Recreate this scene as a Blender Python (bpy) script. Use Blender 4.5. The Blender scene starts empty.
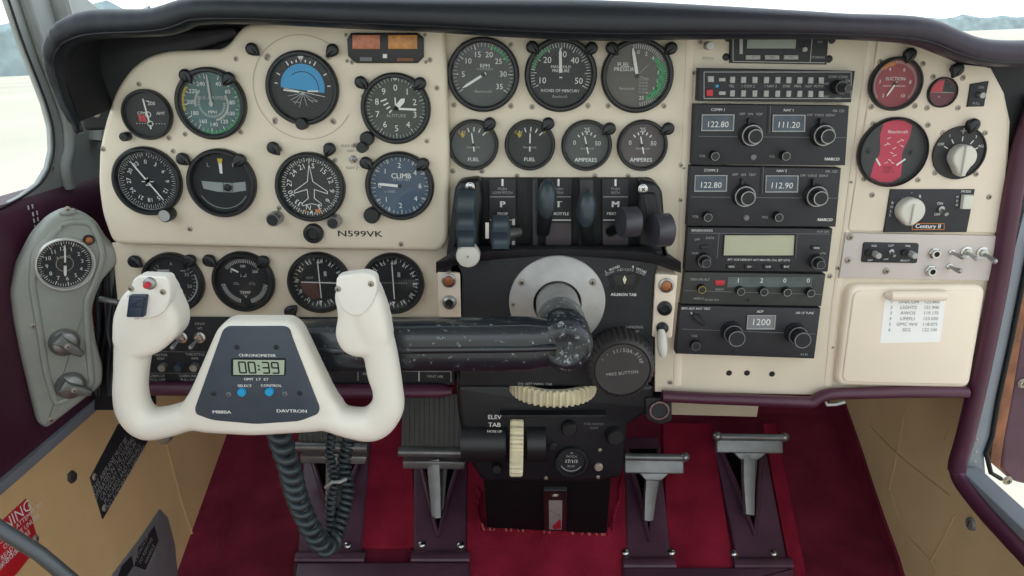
import bpy, bmesh, math, random
from mathutils import Vector as V
random.seed(7)
R_ = math.radians
SC = bpy.context.scene
COL = SC.collection

# ------------------------------------------------------------------ camera
FP = 742.0
PITCH, ROLL = R_(17.9), R_(0.8)
CAM = V((0.0, -0.90, 0.85))
fwd = V((0, math.cos(PITCH), -math.sin(PITCH)))
up0 = V((0, math.sin(PITCH), math.cos(PITCH)))
rt0 = V((1, 0, 0))
rgt = rt0 * math.cos(ROLL) + up0 * math.sin(ROLL)
upv = up0 * math.cos(ROLL) - rt0 * math.sin(ROLL)


def ray(px, py):
    return fwd + rgt * ((px - 512) / FP) - upv * ((py - 288) / FP)


def P(px, py, Y):
    d = ray(px, py)
    return CAM + d * ((Y - CAM.y) / d.y)


# ------------------------------------------------------------------ frames
class Fr:
    """A flat working plane: u, v span it, n points to the viewer."""
    def __init__(s, o, u=(1, 0, 0), v=(0, 0, 1)):
        s.o = V(o); s.u = V(u).normalized(); s.n = s.u.cross(V(v)).normalized(); s.v = s.n.cross(s.u).normalized()

    def __call__(s, a, b, c=0.0):
        return s.o + s.u * a + s.v * b + s.n * c

    def hit(s, px, py):
        d = ray(px, py)
        t = (s.o - CAM).dot(s.n) / d.dot(s.n)
        return CAM + d * t, t

    def at(s, px, py):
        q, _ = s.hit(px, py)
        q = q - s.o
        return (q.dot(s.u), q.dot(s.v))

    def sc(s, px, py):
        """metres per pixel there"""
        return s.hit(px, py)[1] / FP

    def pts(s, l):
        return [s.at(*p) for p in l]

    def sub(s, px, py, w=0.0, rot=0.0):
        a, b = s.at(px, py)
        c, q = math.cos(rot), math.sin(rot)
        return Fr(s(a, b, w), s.u * c + s.v * q, s.v * c - s.u * q)


def PF(Y):
    return Fr((0, Y, 0))


# ------------------------------------------------------------------ materials
def lin(c):
    return tuple(((x / 255) / 12.92 if x / 255 <= .04045 else ((x / 255 + .055) / 1.055) ** 2.4) for x in c) + (1,)


MATS = {}


def mat(name, rgb, rough=.5, metal=0, var=.06, scale=30, bump=0, bscale=200, speck=None, coat=0, spec=.5):
    m = bpy.data.materials.new(name); m.use_nodes = True
    nt = m.node_tree; b = nt.nodes['Principled BSDF']
    b.inputs['Roughness'].default_value = rough; b.inputs['Metallic'].default_value = metal
    b.inputs['Coat Weight'].default_value = coat; b.inputs['Specular IOR Level'].default_value = spec
    c = lin(rgb)
    tc = nt.nodes.new('ShaderNodeTexCoord')
    n = nt.nodes.new('ShaderNodeTexNoise'); n.inputs['Scale'].default_value = scale; n.inputs['Detail'].default_value = 4
    nt.links.new(tc.outputs['Object'], n.inputs['Vector'])
    r = nt.nodes.new('ShaderNodeValToRGB')
    r.color_ramp.elements[0].position = .3; r.color_ramp.elements[1].position = .7
    r.color_ramp.elements[0].color = tuple(x * (1 - var) for x in c[:3]) + (1,)
    r.color_ramp.elements[1].color = tuple(min(1, x * (1 + var)) for x in c[:3]) + (1,)
    nt.links.new(n.outputs['Fac'], r.inputs['Fac'])
    out = r.outputs['Color']
    if speck:
        n2 = nt.nodes.new('ShaderNodeTexNoise'); n2.inputs['Scale'].default_value = speck[1]; n2.inputs['Detail'].default_value = 8
        n2.inputs['Roughness'].default_value = .75
        nt.links.new(tc.outputs['Object'], n2.inputs['Vector'])
        r2 = nt.nodes.new('ShaderNodeValToRGB')
        r2.color_ramp.elements[0].position = speck[2]; r2.color_ramp.elements[1].position = speck[2] + .05
        nt.links.new(n2.outputs['Fac'], r2.inputs['Fac'])
        mx = nt.nodes.new('ShaderNodeMix'); mx.data_type = 'RGBA'
        nt.links.new(r2.outputs['Color'], mx.inputs['Factor'])
        nt.links.new(out, mx.inputs[6]); mx.inputs[7].default_value = lin(speck[0])
        out = mx.outputs[2]
    nt.links.new(out, b.inputs['Base Color'])
    if bump:
        n3 = nt.nodes.new('ShaderNodeTexNoise'); n3.inputs['Scale'].default_value = bscale; n3.inputs['Detail'].default_value = 5
        nt.links.new(tc.outputs['Object'], n3.inputs['Vector'])
        bp = nt.nodes.new('ShaderNodeBump'); bp.inputs['Strength'].default_value = bump; bp.inputs['Distance'].default_value = .004
        nt.links.new(n3.outputs['Fac'], bp.inputs['Height']); nt.links.new(bp.outputs['Normal'], b.inputs['Normal'])
    MATS[name] = m
    return m


def glassmat(name, tint=(1, 1, 1), refl=.06, rough=.02):
    m = bpy.data.materials.new(name); m.use_nodes = True
    nt = m.node_tree; nt.nodes.clear()
    o = nt.nodes.new('ShaderNodeOutputMaterial'); mx = nt.nodes.new('ShaderNodeMixShader')
    t = nt.nodes.new('ShaderNodeBsdfTransparent'); g = nt.nodes.new('ShaderNodeBsdfGlossy')
    g.inputs['Roughness'].default_value = rough; t.inputs['Color'].default_value = tint + (1,)
    n = nt.nodes.new('ShaderNodeTexNoise'); n.inputs['Scale'].default_value = 20
    mr = nt.nodes.new('ShaderNodeMapRange'); mr.inputs['To Min'].default_value = refl * .8; mr.inputs['To Max'].default_value = refl * 1.2
    nt.links.new(n.outputs['Fac'], mr.inputs['Value']); nt.links.new(mr.outputs['Result'], mx.inputs['Fac'])
    nt.links.new(t.outputs[0], mx.inputs[1]); nt.links.new(g.outputs[0], mx.inputs[2]); nt.links.new(mx.outputs[0], o.inputs[0])
    return m


CREAM = mat('cream_paint', (226, 216, 194), .42, var=.05, scale=14, bump=.05, bscale=60, speck=((150, 140, 120), 45, .74))
CREAM2 = mat('cream_paint_warm', (232, 219, 199), .45, var=.04, scale=12, bump=.05, bscale=60)
CREAMD = mat('cream_plastic_door', (240, 226, 206), .4, var=.03, scale=9, bump=.04, bscale=40)
GREYP = mat('grey_switch_plate_paint', (203, 194, 188), .45, var=.03, scale=12)
SIDEP = mat('grey_side_panel_paint', (150, 155, 148), .42, var=.1, scale=18, bump=.08, bscale=50, speck=((90, 84, 76), 30, .7))
BLACK = mat('black_plastic', (26, 28, 31), .42, var=.15, scale=40, bump=.04)
BLACKM = mat('matt_black_crackle', (28, 30, 34), .6, var=.2, scale=60, bump=.2, bscale=400)
RADIO = mat('radio_black_face', (38, 39, 45), .55, var=.1, scale=50, bump=.05, bscale=300)
RADIO2 = mat('radio_olive_black_face', (52, 55, 52), .55, var=.1, scale=50)
BEZ = mat('gauge_bezel_black', (27, 30, 33), .4, var=.15)
FACE = mat('dial_black', (22, 28, 33), .6, var=.1)
FACET = mat('dial_teal_reflection', (72, 104, 104), .6, var=.25, scale=30)  # teal reflection in the cover glass, put into the dial colour
FACEG = mat('dial_grey_green', (62, 68, 62), .6, var=.1)
FACEB = mat('dial_slate_blue', (64, 86, 108), .6, var=.15, scale=18)
FACEBR = mat('dial_brown_reflection', (92, 88, 84), .6, var=.12)  # brownish glass reflection painted as the dial colour
FACEM = mat('dial_grey', (76, 80, 80), .6, var=.12)
FACER = mat('dial_crimson', (150, 44, 58), .5, var=.12, scale=25)
RED = mat('red_paint', (196, 44, 60), .45, var=.08)
RED2 = mat('red_placard', (200, 36, 44), .45, var=.06)
SKYB = mat('horizon_sky_blue', (48, 152, 208), .5, var=.06)
WHITE = mat('white_marking', (232, 234, 230), .5, var=.03)
OFFW = mat('worn_white_marking', (170, 172, 168), .5, var=.1)
GREEN = mat('green_marking', (40, 150, 90), .5, var=.08)
YEL = mat('yellow_marking', (205, 180, 60), .5, var=.08)
ORNG = mat('orange_marking', (214, 130, 60), .5, var=.08)
LAMPR = mat('annunciator_amber_red', (196, 120, 88), .3, var=.3, scale=120)
LAMPA = mat('annunciator_amber', (200, 138, 70), .3, var=.3, scale=120)
CHROME = mat('chrome', (200, 200, 198), .25, 1, var=.08)
STEEL = mat('worn_steel', (160, 162, 162), .38, .85, var=.15, scale=60, bump=.05, bscale=100)
ALU = mat('cast_aluminium', (178, 178, 175), .45, .3, var=.12, scale=50, speck=((80, 80, 80), 70, .66))
SCREWM = mat('screw_metal', (168, 160, 146), .4, .4, var=.2)
ARM = mat('chipped_black_enamel', (30, 36, 42), .32, var=.2, scale=30, speck=((150, 160, 168), 150, .56), coat=.3)
ARMB = mat('scuffed_black_enamel', (28, 34, 41), .28, var=.25, scale=20, speck=((140, 150, 158), 150, .605), coat=.4)
CONS = mat('console_black', (15, 20, 26), .4, var=.2)
BCHROME = mat('bright_clock_rim', (222, 222, 218), .3, .5, var=.04)
YOKE = mat('white_yoke_plastic', (240, 236, 224), .38, var=.03, scale=15, bump=.02, bscale=60)
YPLATE = mat('yoke_insert_slate', (66, 76, 88), .5, var=.08, scale=60)
YTOP = mat('white_cap_plastic', (242, 239, 230), .35, var=.01)
LCDM = mat('lcd_green_grey', (172, 190, 168), .3, var=.03)
LCDD = mat('lcd_dark_digit', (24, 32, 30), .4, var=.05)
LCDY = mat('lcd_pale_olive', (184, 185, 158), .35, var=.04)
DISP = mat('radio_digit_window', (72, 86, 98), .3, var=.25, scale=60)
CYAN = mat('cyan_button', (30, 160, 216), .4, var=.03)
NAVY = mat('blue_rocker_plastic', (44, 58, 76), .4, var=.08)
SHIELD = mat('glareshield_vinyl', (20, 28, 36), .4, var=.14, scale=6, bump=.12, bscale=90)
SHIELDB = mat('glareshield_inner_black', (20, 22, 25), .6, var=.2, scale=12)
PURP = mat('burgundy_leather', (74, 34, 54), .42, var=.12, scale=9, bump=.15, bscale=90)
PURPD = mat('dark_burgundy_leather', (84, 54, 70), .4, var=.3, scale=12, bump=.15, bscale=120)
TAN = mat('tan_leather', (226, 190, 138), .6, var=.08, scale=7, bump=.2, bscale=500)
TAN2 = mat('tan_quilted_cloth', (222, 196, 146), .7, var=.1, scale=5, bump=.3, bscale=600)
TANS = mat('tan_seam_piping', (196, 168, 122), .7)  # slightly darker tan for the wall seams
CARPET = mat('red_carpet', (158, 40, 62), .95, var=.3, scale=14, bump=.9, bscale=700, spec=.1)
CARPETD = mat('dark_red_carpet', (124, 42, 62), .95, var=.28, scale=14, bump=.9, bscale=700, spec=.1)
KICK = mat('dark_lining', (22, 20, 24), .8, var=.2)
VOID = mat('slit_shade_black', (8, 8, 10), .95, var=.2, spec=.1)
CONSB = mat('console_box_black', (14, 16, 20), .8, var=.2, spec=.2)
FRAMEG = mat('window_frame_grey', (168, 173, 170), .42, .2, var=.12, scale=8, bump=.05, bscale=40)
JAMB = mat('door_jamb_blue_grey', (132, 139, 147), .5, .1, var=.08, scale=20)
SEAL = mat('black_rubber_seal', (22, 24, 26), .7, var=.2)
RUST = mat('worn_orange_edge', (128, 80, 52), .6, var=.6, scale=26)
PEDAL = mat('pedal_grey_metal', (132, 134, 132), .36, .5, var=.15, scale=40, bump=.05)
PEDALD = mat('pedal_ribbed_rubber', (88, 90, 86), .5, var=.12, scale=40)
CABLE = mat('coiled_cable_rubber', (54, 65, 69), .38, var=.1)
IVORY = mat('ivory_trim_wheel', (222, 214, 182), .5, var=.1, scale=50, speck=((120, 110, 80), 40, .7))
KNOBW = mat('white_pointer_knob', (214, 212, 200), .4, var=.04)
KNOBG = mat('ribbed_knob_dark_grey', (58, 55, 56), .5, var=.1)
LEVG = mat('lever_green_black', (48, 62, 70), .33, var=.12)
LEVP = mat('lever_purple_black', (64, 64, 72), .3, var=.12)
PAPER = mat('paper_label', (245, 245, 242), .7, var=.01)
INK = mat('grey_ink', (120, 120, 124), .7)
GPLAC = mat('grey_placard_metal', (138, 138, 140), .45, .3, var=.1)
ORL = mat('orange_lamp_glass', (160, 98, 56), .3, var=.3, scale=200)
GROUND = mat('pale_grass_ground', (212, 206, 188), .95, var=.1, scale=.05, spec=.1)
TREE = mat('trees_haze_tinted', (150, 166, 170), .95, var=.2, scale=.2, spec=.1)  # distance haze put into the tree colour
GLASS = glassmat('gauge_cover_glass', (.96, .97, .97), .028, .05)
PANE = glassmat('window_perspex', (.97, .99, .98), .03)


# ------------------------------------------------------------------ mesh building
def ccw(p):
    a = sum(p[i][0] * p[(i + 1) % len(p)][1] - p[(i + 1) % len(p)][0] * p[i][1] for i in range(len(p)))
    return p if a > 0 else p[::-1]


def inset(p, d):
    out = []
    n = len(p)
    for i in range(n):
        a, b, c = p[i - 1], p[i], p[(i + 1) % n]
        e1 = (b[0] - a[0], b[1] - a[1]); e2 = (c[0] - b[0], c[1] - b[1])
        l1 = math.hypot(*e1) or 1e-9; l2 = math.hypot(*e2) or 1e-9
        n1 = (-e1[1] / l1, e1[0] / l1); n2 = (-e2[1] / l2, e2[0] / l2)
        k = max(.35, 1 + n1[0] * n2[0] + n1[1] * n2[1])
        out.append((b[0] + (n1[0] + n2[0]) / k * d, b[1] + (n1[1] + n2[1]) / k * d))
    return out


def rnd(p, r, seg=5):
    """round the corners of a polygon"""
    out = []
    n = len(p)
    for i in range(n):
        a, b, c = p[i - 1], p[i], p[(i + 1) % n]
        la = math.dist(a, b); lc = math.dist(b, c)
        d = min(r, la * .45, lc * .45)
        s = (b[0] + (a[0] - b[0]) * d / la, b[1] + (a[1] - b[1]) * d / la)
        e = (b[0] + (c[0] - b[0]) * d / lc, b[1] + (c[1] - b[1]) * d / lc)
        for k in range(seg + 1):
            t = k / seg
            out.append(tuple((1 - t) ** 2 * s[j] + 2 * t * (1 - t) * b[j] + t * t * e[j] for j in (0, 1)))
    return out


def circ(cx, cy, r, n=32, ry=None):
    ry = ry or r
    return [(cx + r * math.cos(2 * math.pi * i / n), cy + ry * math.sin(2 * math.pi * i / n)) for i in range(n)]


def spline(p, n=8):
    """Catmull-Rom through points (tuples of any length)"""
    p = [tuple(q) for q in p]
    q = [p[0]] + p + [p[-1]]
    out = []
    for i in range(1, len(q) - 2):
        for k in range(n):
            t = k / n
            out.append(tuple(.5 * (2 * b + (c - a) * t + (2 * a - 5 * b + 4 * c - d) * t * t + (3 * b - a - 3 * c + d) * t ** 3)
                             for a, b, c, d in zip(q[i - 1], q[i], q[i + 1], q[i + 2])))
    out.append(p[-1])
    return out


_glyph = {}


def glyph(s):
    if s in _glyph:
        return _glyph[s]
    cu = bpy.data.curves.new('lettering', 'FONT'); cu.body = s; cu.size = 1; cu.align_x = 'CENTER'; cu.align_y = 'CENTER'
    cu.resolution_u = 2
    o = bpy.data.objects.new('lettering', cu)
    COL.objects.link(o)
    dg = bpy.context.evaluated_depsgraph_get()
    me = bpy.data.meshes.new_from_object(o.evaluated_get(dg))
    vs = [(v.co.x, v.co.y) for v in me.vertices]; fs = [list(f.vertices) for f in me.polygons]
    bpy.data.objects.remove(o); bpy.data.curves.remove(cu); bpy.data.meshes.remove(me)
    _glyph[s] = (vs, fs)
    return _glyph[s]


SEG7 = {'0': 'abcdef', '1': 'bc', '2': 'abged', '3': 'abgcd', '4': 'fgbc', '5': 'afgcd', '6': 'afgcde', '7': 'abc', '8': 'abcdefg', '9': 'abcdfg'}


class MB:
    def __init__(s, mt=None):
        s.v = []; s.f = []; s.m = []; s.mats = []; s.cur = mt

    def raw(s, vs, fs, mt=None):
        mt = mt or s.cur
        if mt not in s.mats: s.mats.append(mt)
        k = s.mats.index(mt); b = len(s.v)
        s.v += [V(x) for x in vs]
        for f in fs:
            s.f.append([b + i for i in f]); s.m.append(k)
        return s

    def loft(s, rings, mt=None, close=True, cap0=True, cap1=True):
        n = len(rings[0]); vs = [q for r in rings for q in r]; fs = []
        for i in range(len(rings) - 1):
            for j in range(n if close else n - 1):
                a = i * n + j; b = i * n + (j + 1) % n
                fs.append((a, b, b + n, a + n))
        if cap0: fs.append(tuple(range(n))[::-1])
        if cap1: fs.append(tuple((len(rings) - 1) * n + j for j in range(n)))
        return s.raw(vs, fs, mt)

    def prism(s, F, pts, w0, w1, bev=0, seg=3, mt=None, back=True):
        p = ccw(list(pts)); rings = [[F(a, b, w0) for a, b in p]]
        if bev:
            for k in range(seg + 1):
                t = k / seg * math.pi / 2
                q = inset(p, bev * (1 - math.cos(t))) if k else p
                rings.append([F(a, b, w1 - bev + bev * math.sin(t)) for a, b in q])
        else:
            rings.append([F(a, b, w1) for a, b in p])
        return s.loft(rings, mt, cap0=back)

    def box(s, F, x0, y0, x1, y1, w0, w1, bev=0, mt=None):
        return s.prism(F, [(x0, y0), (x1, y0), (x1, y1), (x0, y1)], w0, w1, bev, mt=mt)

    def lathe(s, F, cx, cy, prof, seg=40, mt=None, cap=True, sx=1, sy=1, ripple=None):
        rings = []
        for r, w in prof:
            r = max(r, 1e-5); ring = []
            for i in range(seg):
                a = 2 * math.pi * i / seg
                rr = r * (1 + (ripple[1] * (1 if (i // ripple[0]) % 2 else -1) if ripple and len(ripple) == 2 else 0))
                ring.append(F(cx + rr * sx * math.cos(a), cy + rr * sy * math.sin(a), w))
            rings.append(ring)
        return s.loft(rings, mt, cap0=cap, cap1=cap)

    def ball(s, F, cx, cy, cw, rx, ry, rz, mt=None, n=20, m=12, e=1.0):
        rings = []
        for i in range(m + 1):
            t = math.pi * i / m - math.pi / 2
            c = max(math.cos(t), 1e-4) ** e; w = math.copysign(abs(math.sin(t)) ** e, math.sin(t))
            rings.append([F(cx + rx * c * math.cos(2 * math.pi * j / n), cy + ry * c * math.sin(2 * math.pi * j / n), cw + rz * w) for j in range(n)])
        return s.loft(rings, mt)

    def sweep(s, path, rad, seg=12, mt=None, hint=(0, 0, 1), sq=1.0, cap=True):
        path = [V(p) for p in path]; n = len(path)
        if not isinstance(rad, list): rad = [rad] * n
        rad = [(r, r) if not isinstance(r, tuple) else r for r in rad]
        rings = []; up = V(hint)
        for i, p in enumerate(path):
            t = (path[min(i + 1, n - 1)] - path[max(i - 1, 0)]).normalized()
            side = t.cross(up)
            if side.length < 1e-4: side = t.cross(V((1, 0, 0)))
            side.normalize(); u2 = side.cross(t).normalized(); up = u2
            ring = []
            for j in range(seg):
                a = 2 * math.pi * j / seg
                ca, sa = math.cos(a), math.sin(a)
                ca = math.copysign(abs(ca) ** sq, ca); sa = math.copysign(abs(sa) ** sq, sa)
                ring.append(p + side * (ca * rad[i][0]) + u2 * (sa * rad[i][1]))
            rings.append(ring)
        return s.loft(rings, mt, cap0=cap, cap1=cap)

    def line(s, F, x0, y0, x1, y1, wd, w=0, mt=None):
        dx, dy = x1 - x0, y1 - y0; l = math.hypot(dx, dy) or 1e-9; nx, ny = -dy / l * wd / 2, dx / l * wd / 2
        return s.raw([F(x0 + nx, y0 + ny, w), F(x0 - nx, y0 - ny, w), F(x1 - nx, y1 - ny, w), F(x1 + nx, y1 + ny, w)], [(0, 1, 2, 3)], mt)

    def path(s, F, pts, wd, w=0, mt=None, close=False):
        k = len(pts)
        for i in range(k if close else k - 1):
            s.line(F, *pts[i], *pts[(i + 1) % k], wd, w, mt)
        return s

    def poly(s, F, pts, w=0, mt=None):
        p = ccw(list(pts))
        return s.raw([F(a, b, w) for a, b in p], [tuple(range(len(p)))], mt)

    def arc(s, F, r0, r1, a0, a1, w=0, mt=None, cx=0, cy=0, n=None):
        """clock angles in degrees"""
        n = n or max(3, int(abs(a1 - a0) / 6)); vs = []
        for i in range(n + 1):
            a = R_(a0 + (a1 - a0) * i / n)
            vs += [F(cx + r1 * math.sin(a), cy + r1 * math.cos(a), w), F(cx + r0 * math.sin(a), cy + r0 * math.cos(a), w)]
        return s.raw(vs, [(2 * i, 2 * i + 1, 2 * i + 3, 2 * i + 2) for i in range(n)], mt)

    def text(s, F, t, x, y, h, w=0, mt=None, rot=0, sx=1.0, bold=0):
        if not t.strip(): return s
        vs, fs = glyph(t); c, q = math.cos(rot), math.sin(rot); k = h / .70
        for ox, oy in ([(0, 0)] if not bold else [(-bold, 0), (bold, 0)]):
            out = []
            for i, (a, b) in enumerate(vs):
                a *= k * sx; b *= k; a += ox * h
                out.append(F(x + a * c - b * q, y + a * q + b * c, w + (0.00002 if ox > 0 else 0)))
            s.raw(out, fs, mt)
        return s

    def seg7(s, F, t, x, y, h, w=0, mt=None, slant=.08):
        wd = h * .55; th = h * .14; adv = h * .82
        tot = sum(adv if c.isdigit() else adv * .45 for c in t); cx = x - tot / 2
        for c in t:
            if not c.isdigit():
                for yy in ((-.18, .18) if c == ':' else (-.45,)):
                    a, b = cx + adv * .12, y + h * yy
                    s.poly(F, [(a, b - th * .6), (a + th * 1.2, b - th * .6), (a + th * 1.2, b + th * .6), (a, b + th * .6)], w, mt)
                cx += adv * .45; continue
            L, Rr, T, B, M = cx + th, cx + th + wd, y + h / 2, y - h / 2, y
            g = dict(a=(L, T, Rr, T), b=(Rr, T, Rr, M), c=(Rr, M, Rr, B), d=(L, B, Rr, B), e=(L, M, L, B), f=(L, T, L, M), g=(L, M, Rr, M))
            for k in SEG7[c]:
                x0, y0, x1, y1 = g[k]
                s.line(F, x0 + (y0 - y) * slant, y0, x1 + (y1 - y) * slant, y1, th, w, mt)
            cx += adv
        return s

    def build(s, name, parent=None, smooth=35, mods=None):
        o = V((0, 0, 0))
        if parent is not None:
            p = parent
            while p is not None:
                o = o + V(p.location); p = p.parent
        elif s.v:
            xs = [v.x for v in s.v]; ys = [v.y for v in s.v]; zs = [v.z for v in s.v]
            o = V(((min(xs) + max(xs)) / 2, (min(ys) + max(ys)) / 2, min(zs)))
        me = bpy.data.meshes.new(name)
        me.from_pydata([v - o for v in s.v], [], s.f)
        for m in s.mats: me.materials.append(m)
        me.polygons.foreach_set('material_index', s.m)
        bm = bmesh.new(); bm.from_mesh(me)
        bmesh.ops.recalc_face_normals(bm, faces=[f for f in bm.faces if not all(len(e.link_faces) < 2 for e in f.edges)])
        bm.to_mesh(me); bm.free()
        me.update()
        if smooth:
            me.polygons.foreach_set('use_smooth', [True] * len(me.polygons))
            me.set_sharp_from_angle(angle=R_(smooth))
        ob = bpy.data.objects.new(name, me); COL.objects.link(ob)
        if parent is not None: ob.parent = parent
        else: ob.location = o
        for k in (mods or []):
            md = ob.modifiers.new(k[0], k[1])
            for a, b in k[2].items(): setattr(md, a, b)
        return ob


def tag(o, label=None, cat=None, group=None, kind=None):
    for k, v in (('label', label), ('category', cat), ('group', group), ('kind', kind)):
        if v: o[k] = v
    return o


def thing(name, loc, label, cat, group=None):
    o = bpy.data.objects.new(name, None); COL.objects.link(o); o.location = loc; o.empty_display_size = .02
    return tag(o, label, cat, group)


def struct(o):
    o['kind'] = 'structure'
    return o


def screw_mb(m, F, a, b, r, w=0, mt=SCREWM):
    m.lathe(F, a, b, [(r * 1.25, w), (r * 1.2, w + r * .15), (r, w + r * .2), (r * .9, w + r * .5), (r * .3, w + r * .65), (0, w + r * .66)], 14, mt)
    rot = random.random() * 3
    for k in (0, math.pi / 2):
        c, q = math.cos(rot + k) * r * .6, math.sin(rot + k) * r * .6
        m.line(F, a - c, b - q, a + c, b + q, r * .28, w + r * .70, BLACK)


def screws(parent, F, l, rpx=2.2, w=0, mt=SCREWM):
    for px, py in l:
        m = MB(SCREWM); a, b = F.at(px, py)
        screw_mb(m, F, a, b, rpx * F.sc(px, py), w, mt)
        m.build('screw', parent)

# ================================================================== OUTSIDE
EXT = Fr((0, 0, -.9), (1, 0, .055), (0, 1, 0))      # the ground falls away to the left of the parked aeroplane
m = MB(GROUND)
m.raw([EXT(-900, -300), EXT(900, -300), EXT(900, 1500), EXT(-900, 1500)], [(0, 1, 2, 3)])
struct(m.build('ground'))


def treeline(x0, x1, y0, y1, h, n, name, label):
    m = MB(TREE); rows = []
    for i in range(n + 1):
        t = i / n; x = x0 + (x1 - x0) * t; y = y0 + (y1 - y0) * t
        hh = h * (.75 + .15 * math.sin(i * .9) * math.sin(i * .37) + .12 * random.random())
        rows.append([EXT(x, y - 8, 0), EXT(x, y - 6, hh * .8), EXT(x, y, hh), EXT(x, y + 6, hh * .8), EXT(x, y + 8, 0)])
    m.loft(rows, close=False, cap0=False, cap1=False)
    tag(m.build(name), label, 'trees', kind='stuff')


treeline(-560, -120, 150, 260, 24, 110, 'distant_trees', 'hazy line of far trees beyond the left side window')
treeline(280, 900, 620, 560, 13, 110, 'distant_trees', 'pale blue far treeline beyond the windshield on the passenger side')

# ================================================================== CABIN SHELL
YW = .62
FLOOR_Y = .12; SL = .342; TOE_Y = .5


def zfloor(y):
    return 0 if y < FLOOR_Y else ((y - FLOOR_Y) * SL if y < TOE_Y else (TOE_Y - FLOOR_Y) * SL + (y - TOE_Y) * 3.2)


m = MB(CARPETD)
ys = [-1.1, FLOOR_Y, TOE_Y, YW]
for a, b in zip(ys, ys[1:]):
    m.raw([(-.57, a, zfloor(a)), (.68, a, zfloor(a)), (.68, b, zfloor(b)), (-.57, b, zfloor(b))], [(0, 1, 2, 3)])
struct(m.build('floor', smooth=0))
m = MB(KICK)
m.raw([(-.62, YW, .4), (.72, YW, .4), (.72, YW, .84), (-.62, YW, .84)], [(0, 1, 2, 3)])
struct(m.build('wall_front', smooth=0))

TOE = Fr((0, FLOOR_Y, 0), (1, 0, 0), (0, 1, SL))
# bright red carpet strips laid on the toe board
for poly, lab in (
        ([(360, 425), (411, 425), (417, 549), (352, 549)], 'bright red carpet strip between the pilot pedal boots'),
        ([(468, 440), (622, 440), (632, 590), (466, 590)], 'bright red carpet strip under the black fuel selector box'),
        ([(662, 425), (711, 425), (734, 577), (668, 577)], 'bright red carpet strip between the passenger pedal boots'),
        ([(762, 425), (775, 425), (806, 577), (790, 577)], 'narrow bright red carpet strip right of the last passenger pedal boot')):
    m = MB(CARPET); m.prism(TOE, rnd(TOE.pts(poly), .004), .0005, .006, .002)
    tag(m.build('carpet_strip'), lab, 'carpet')

# left wall
FL = Fr((-.6, 0, 0), (0, 1, 0), (0, 0, 1))
FLL = Fr((-.555, 0, 0), (0, 1, 0), (-.045, 0, .345))
m = MB(TAN)
H = .348
m.prism(FLL, [(-1.1, -.02), (YW, -.02), (YW, H), (-1.1, H)], -.012, 0)
struct(m.build('wall_left', smooth=0))
m = MB(TAN)
# seams in the leather
for pts in ([(165, 440), (180, 500), (205, 576)],):
    q = [FLL(*FLL.at(*p), .0015) for p in pts]
    m.sweep(q, .0018, 6, TANS)
struct(m.build('trim_1'))
m = MB(JAMB)
m.prism(FL, [(-1.1, .338), (.35, .35), (.35, .362), (-1.1, .356)], -.01, .008, .002)
struct(m.build('trim_2'))
# burgundy side pad under the window
pad = thing('side_pad', (-.6, 0, .35), 'burgundy leather pad along the left wall under the side window', 'wall pad')
m = MB(PURP)
sec = [(-.03, .352), (.0, .356), (.004, .40), (.008, .57), (.012, .62), (.008, .650), (-.004, .666), (-.03, .669)]
ring = []
for i, y in enumerate([-1.1, -.6, -.35, -.1, 0, .08, .16, .20, .235, .26, .28, .29]):
    k = 0 if i < 7 else (i - 6) ** 2 * .0015
    ring.append([V((-.6 + a - k, y, z - (k if z > .6 else 0))) for a, z in sec])
m.loft(ring, close=True)
m.build('leather_cover', pad)
for dx in (0, .008):
    m = MB(OFFW)
    for i in range(16):
        z = .660 - i * .008
        y = -.012 + dx - i * .0005
        xx = -.586 if z < .655 else -.5905
        m.sweep([V((xx, y, z)), V((xx, y, z - .005))], .0009, 6)
    m.build('stitching', pad)

# left window frame and post
w1 = bpy.data.objects.new('window_1', None); COL.objects.link(w1); struct(w1); w1.location = (-.6, 0, .68)
edge = [(6, -12), (24, 42), (38, 78), (48, 105), (54, 128), (55, 150), (51, 168), (42, 183), (25, 196), (0, 209)]
inner = FL.pts(edge)
outer = [(inner[0][0] + .33, inner[0][1])]
body = inner + [(inner[-1][0] - .5, inner[-1][1] + .0), (inner[-1][0] - .5, .60), (.40, .60), (.34, .86), (inner[0][0] + .18, inner[0][1])]
m = MB(FRAMEG); m.prism(FL, body, -.010, -.004, .003)
m.build('window_frame', w1)
m = MB(FRAMEG)
q = [FL(a + .032, b - .004, 0) for a, b in FL.pts(edge[:7])] + [FL(*FL.at(70, 188), 0)]
m.sweep(spline([tuple(x) for x in q], 5), (.007, .009), 10)
q = [FL(a + .10, b - .0, 0) for a, b in FL.pts(edge[:6])]
m.sweep(spline([tuple(x) for x in q], 5), (.014, .012), 10)
m.build('rib', w1)
m = MB(SEAL)
q = [FL(a - .001, b, -.001) for a, b in inner]
m.sweep(spline([tuple(x) for x in q], 4), (.0015, .0015), 8)
m.build('rubber_seal', w1)
screws(w1, FL, [(41, 33), (76, 143), (55, 168)], 2.3, -.004)
m = MB(PANE)
m.raw([(-.622, -1.0, .64), (-.622, .3, .64), (-.622, .3, 1.2), (-.622, -1.0, 1.2)], [(0, 1, 2, 3)])
m.build('pane', w1)
# windshield
w2 = bpy.data.objects.new('window_2', None); COL.objects.link(w2); struct(w2); w2.location = (0, .6, .84)
m = MB(PANE)
m.raw([(-.64, .6, .84), (.90, .6, .84), (.93, .02, 1.3), (-.64, .02, 1.3)], [(0, 1, 2, 3)])
m.build('pane', w2)
m = MB(FRAMEG)
m.sweep([V((.88, .40, .80)), V((.95, .02, 1.3))], (.014, .014), 8)
m.sweep([V((-.6, .6, .825)), V((.72, .6, .825))], (.02, .02), 8)
m.build('window_frame', w2)

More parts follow.
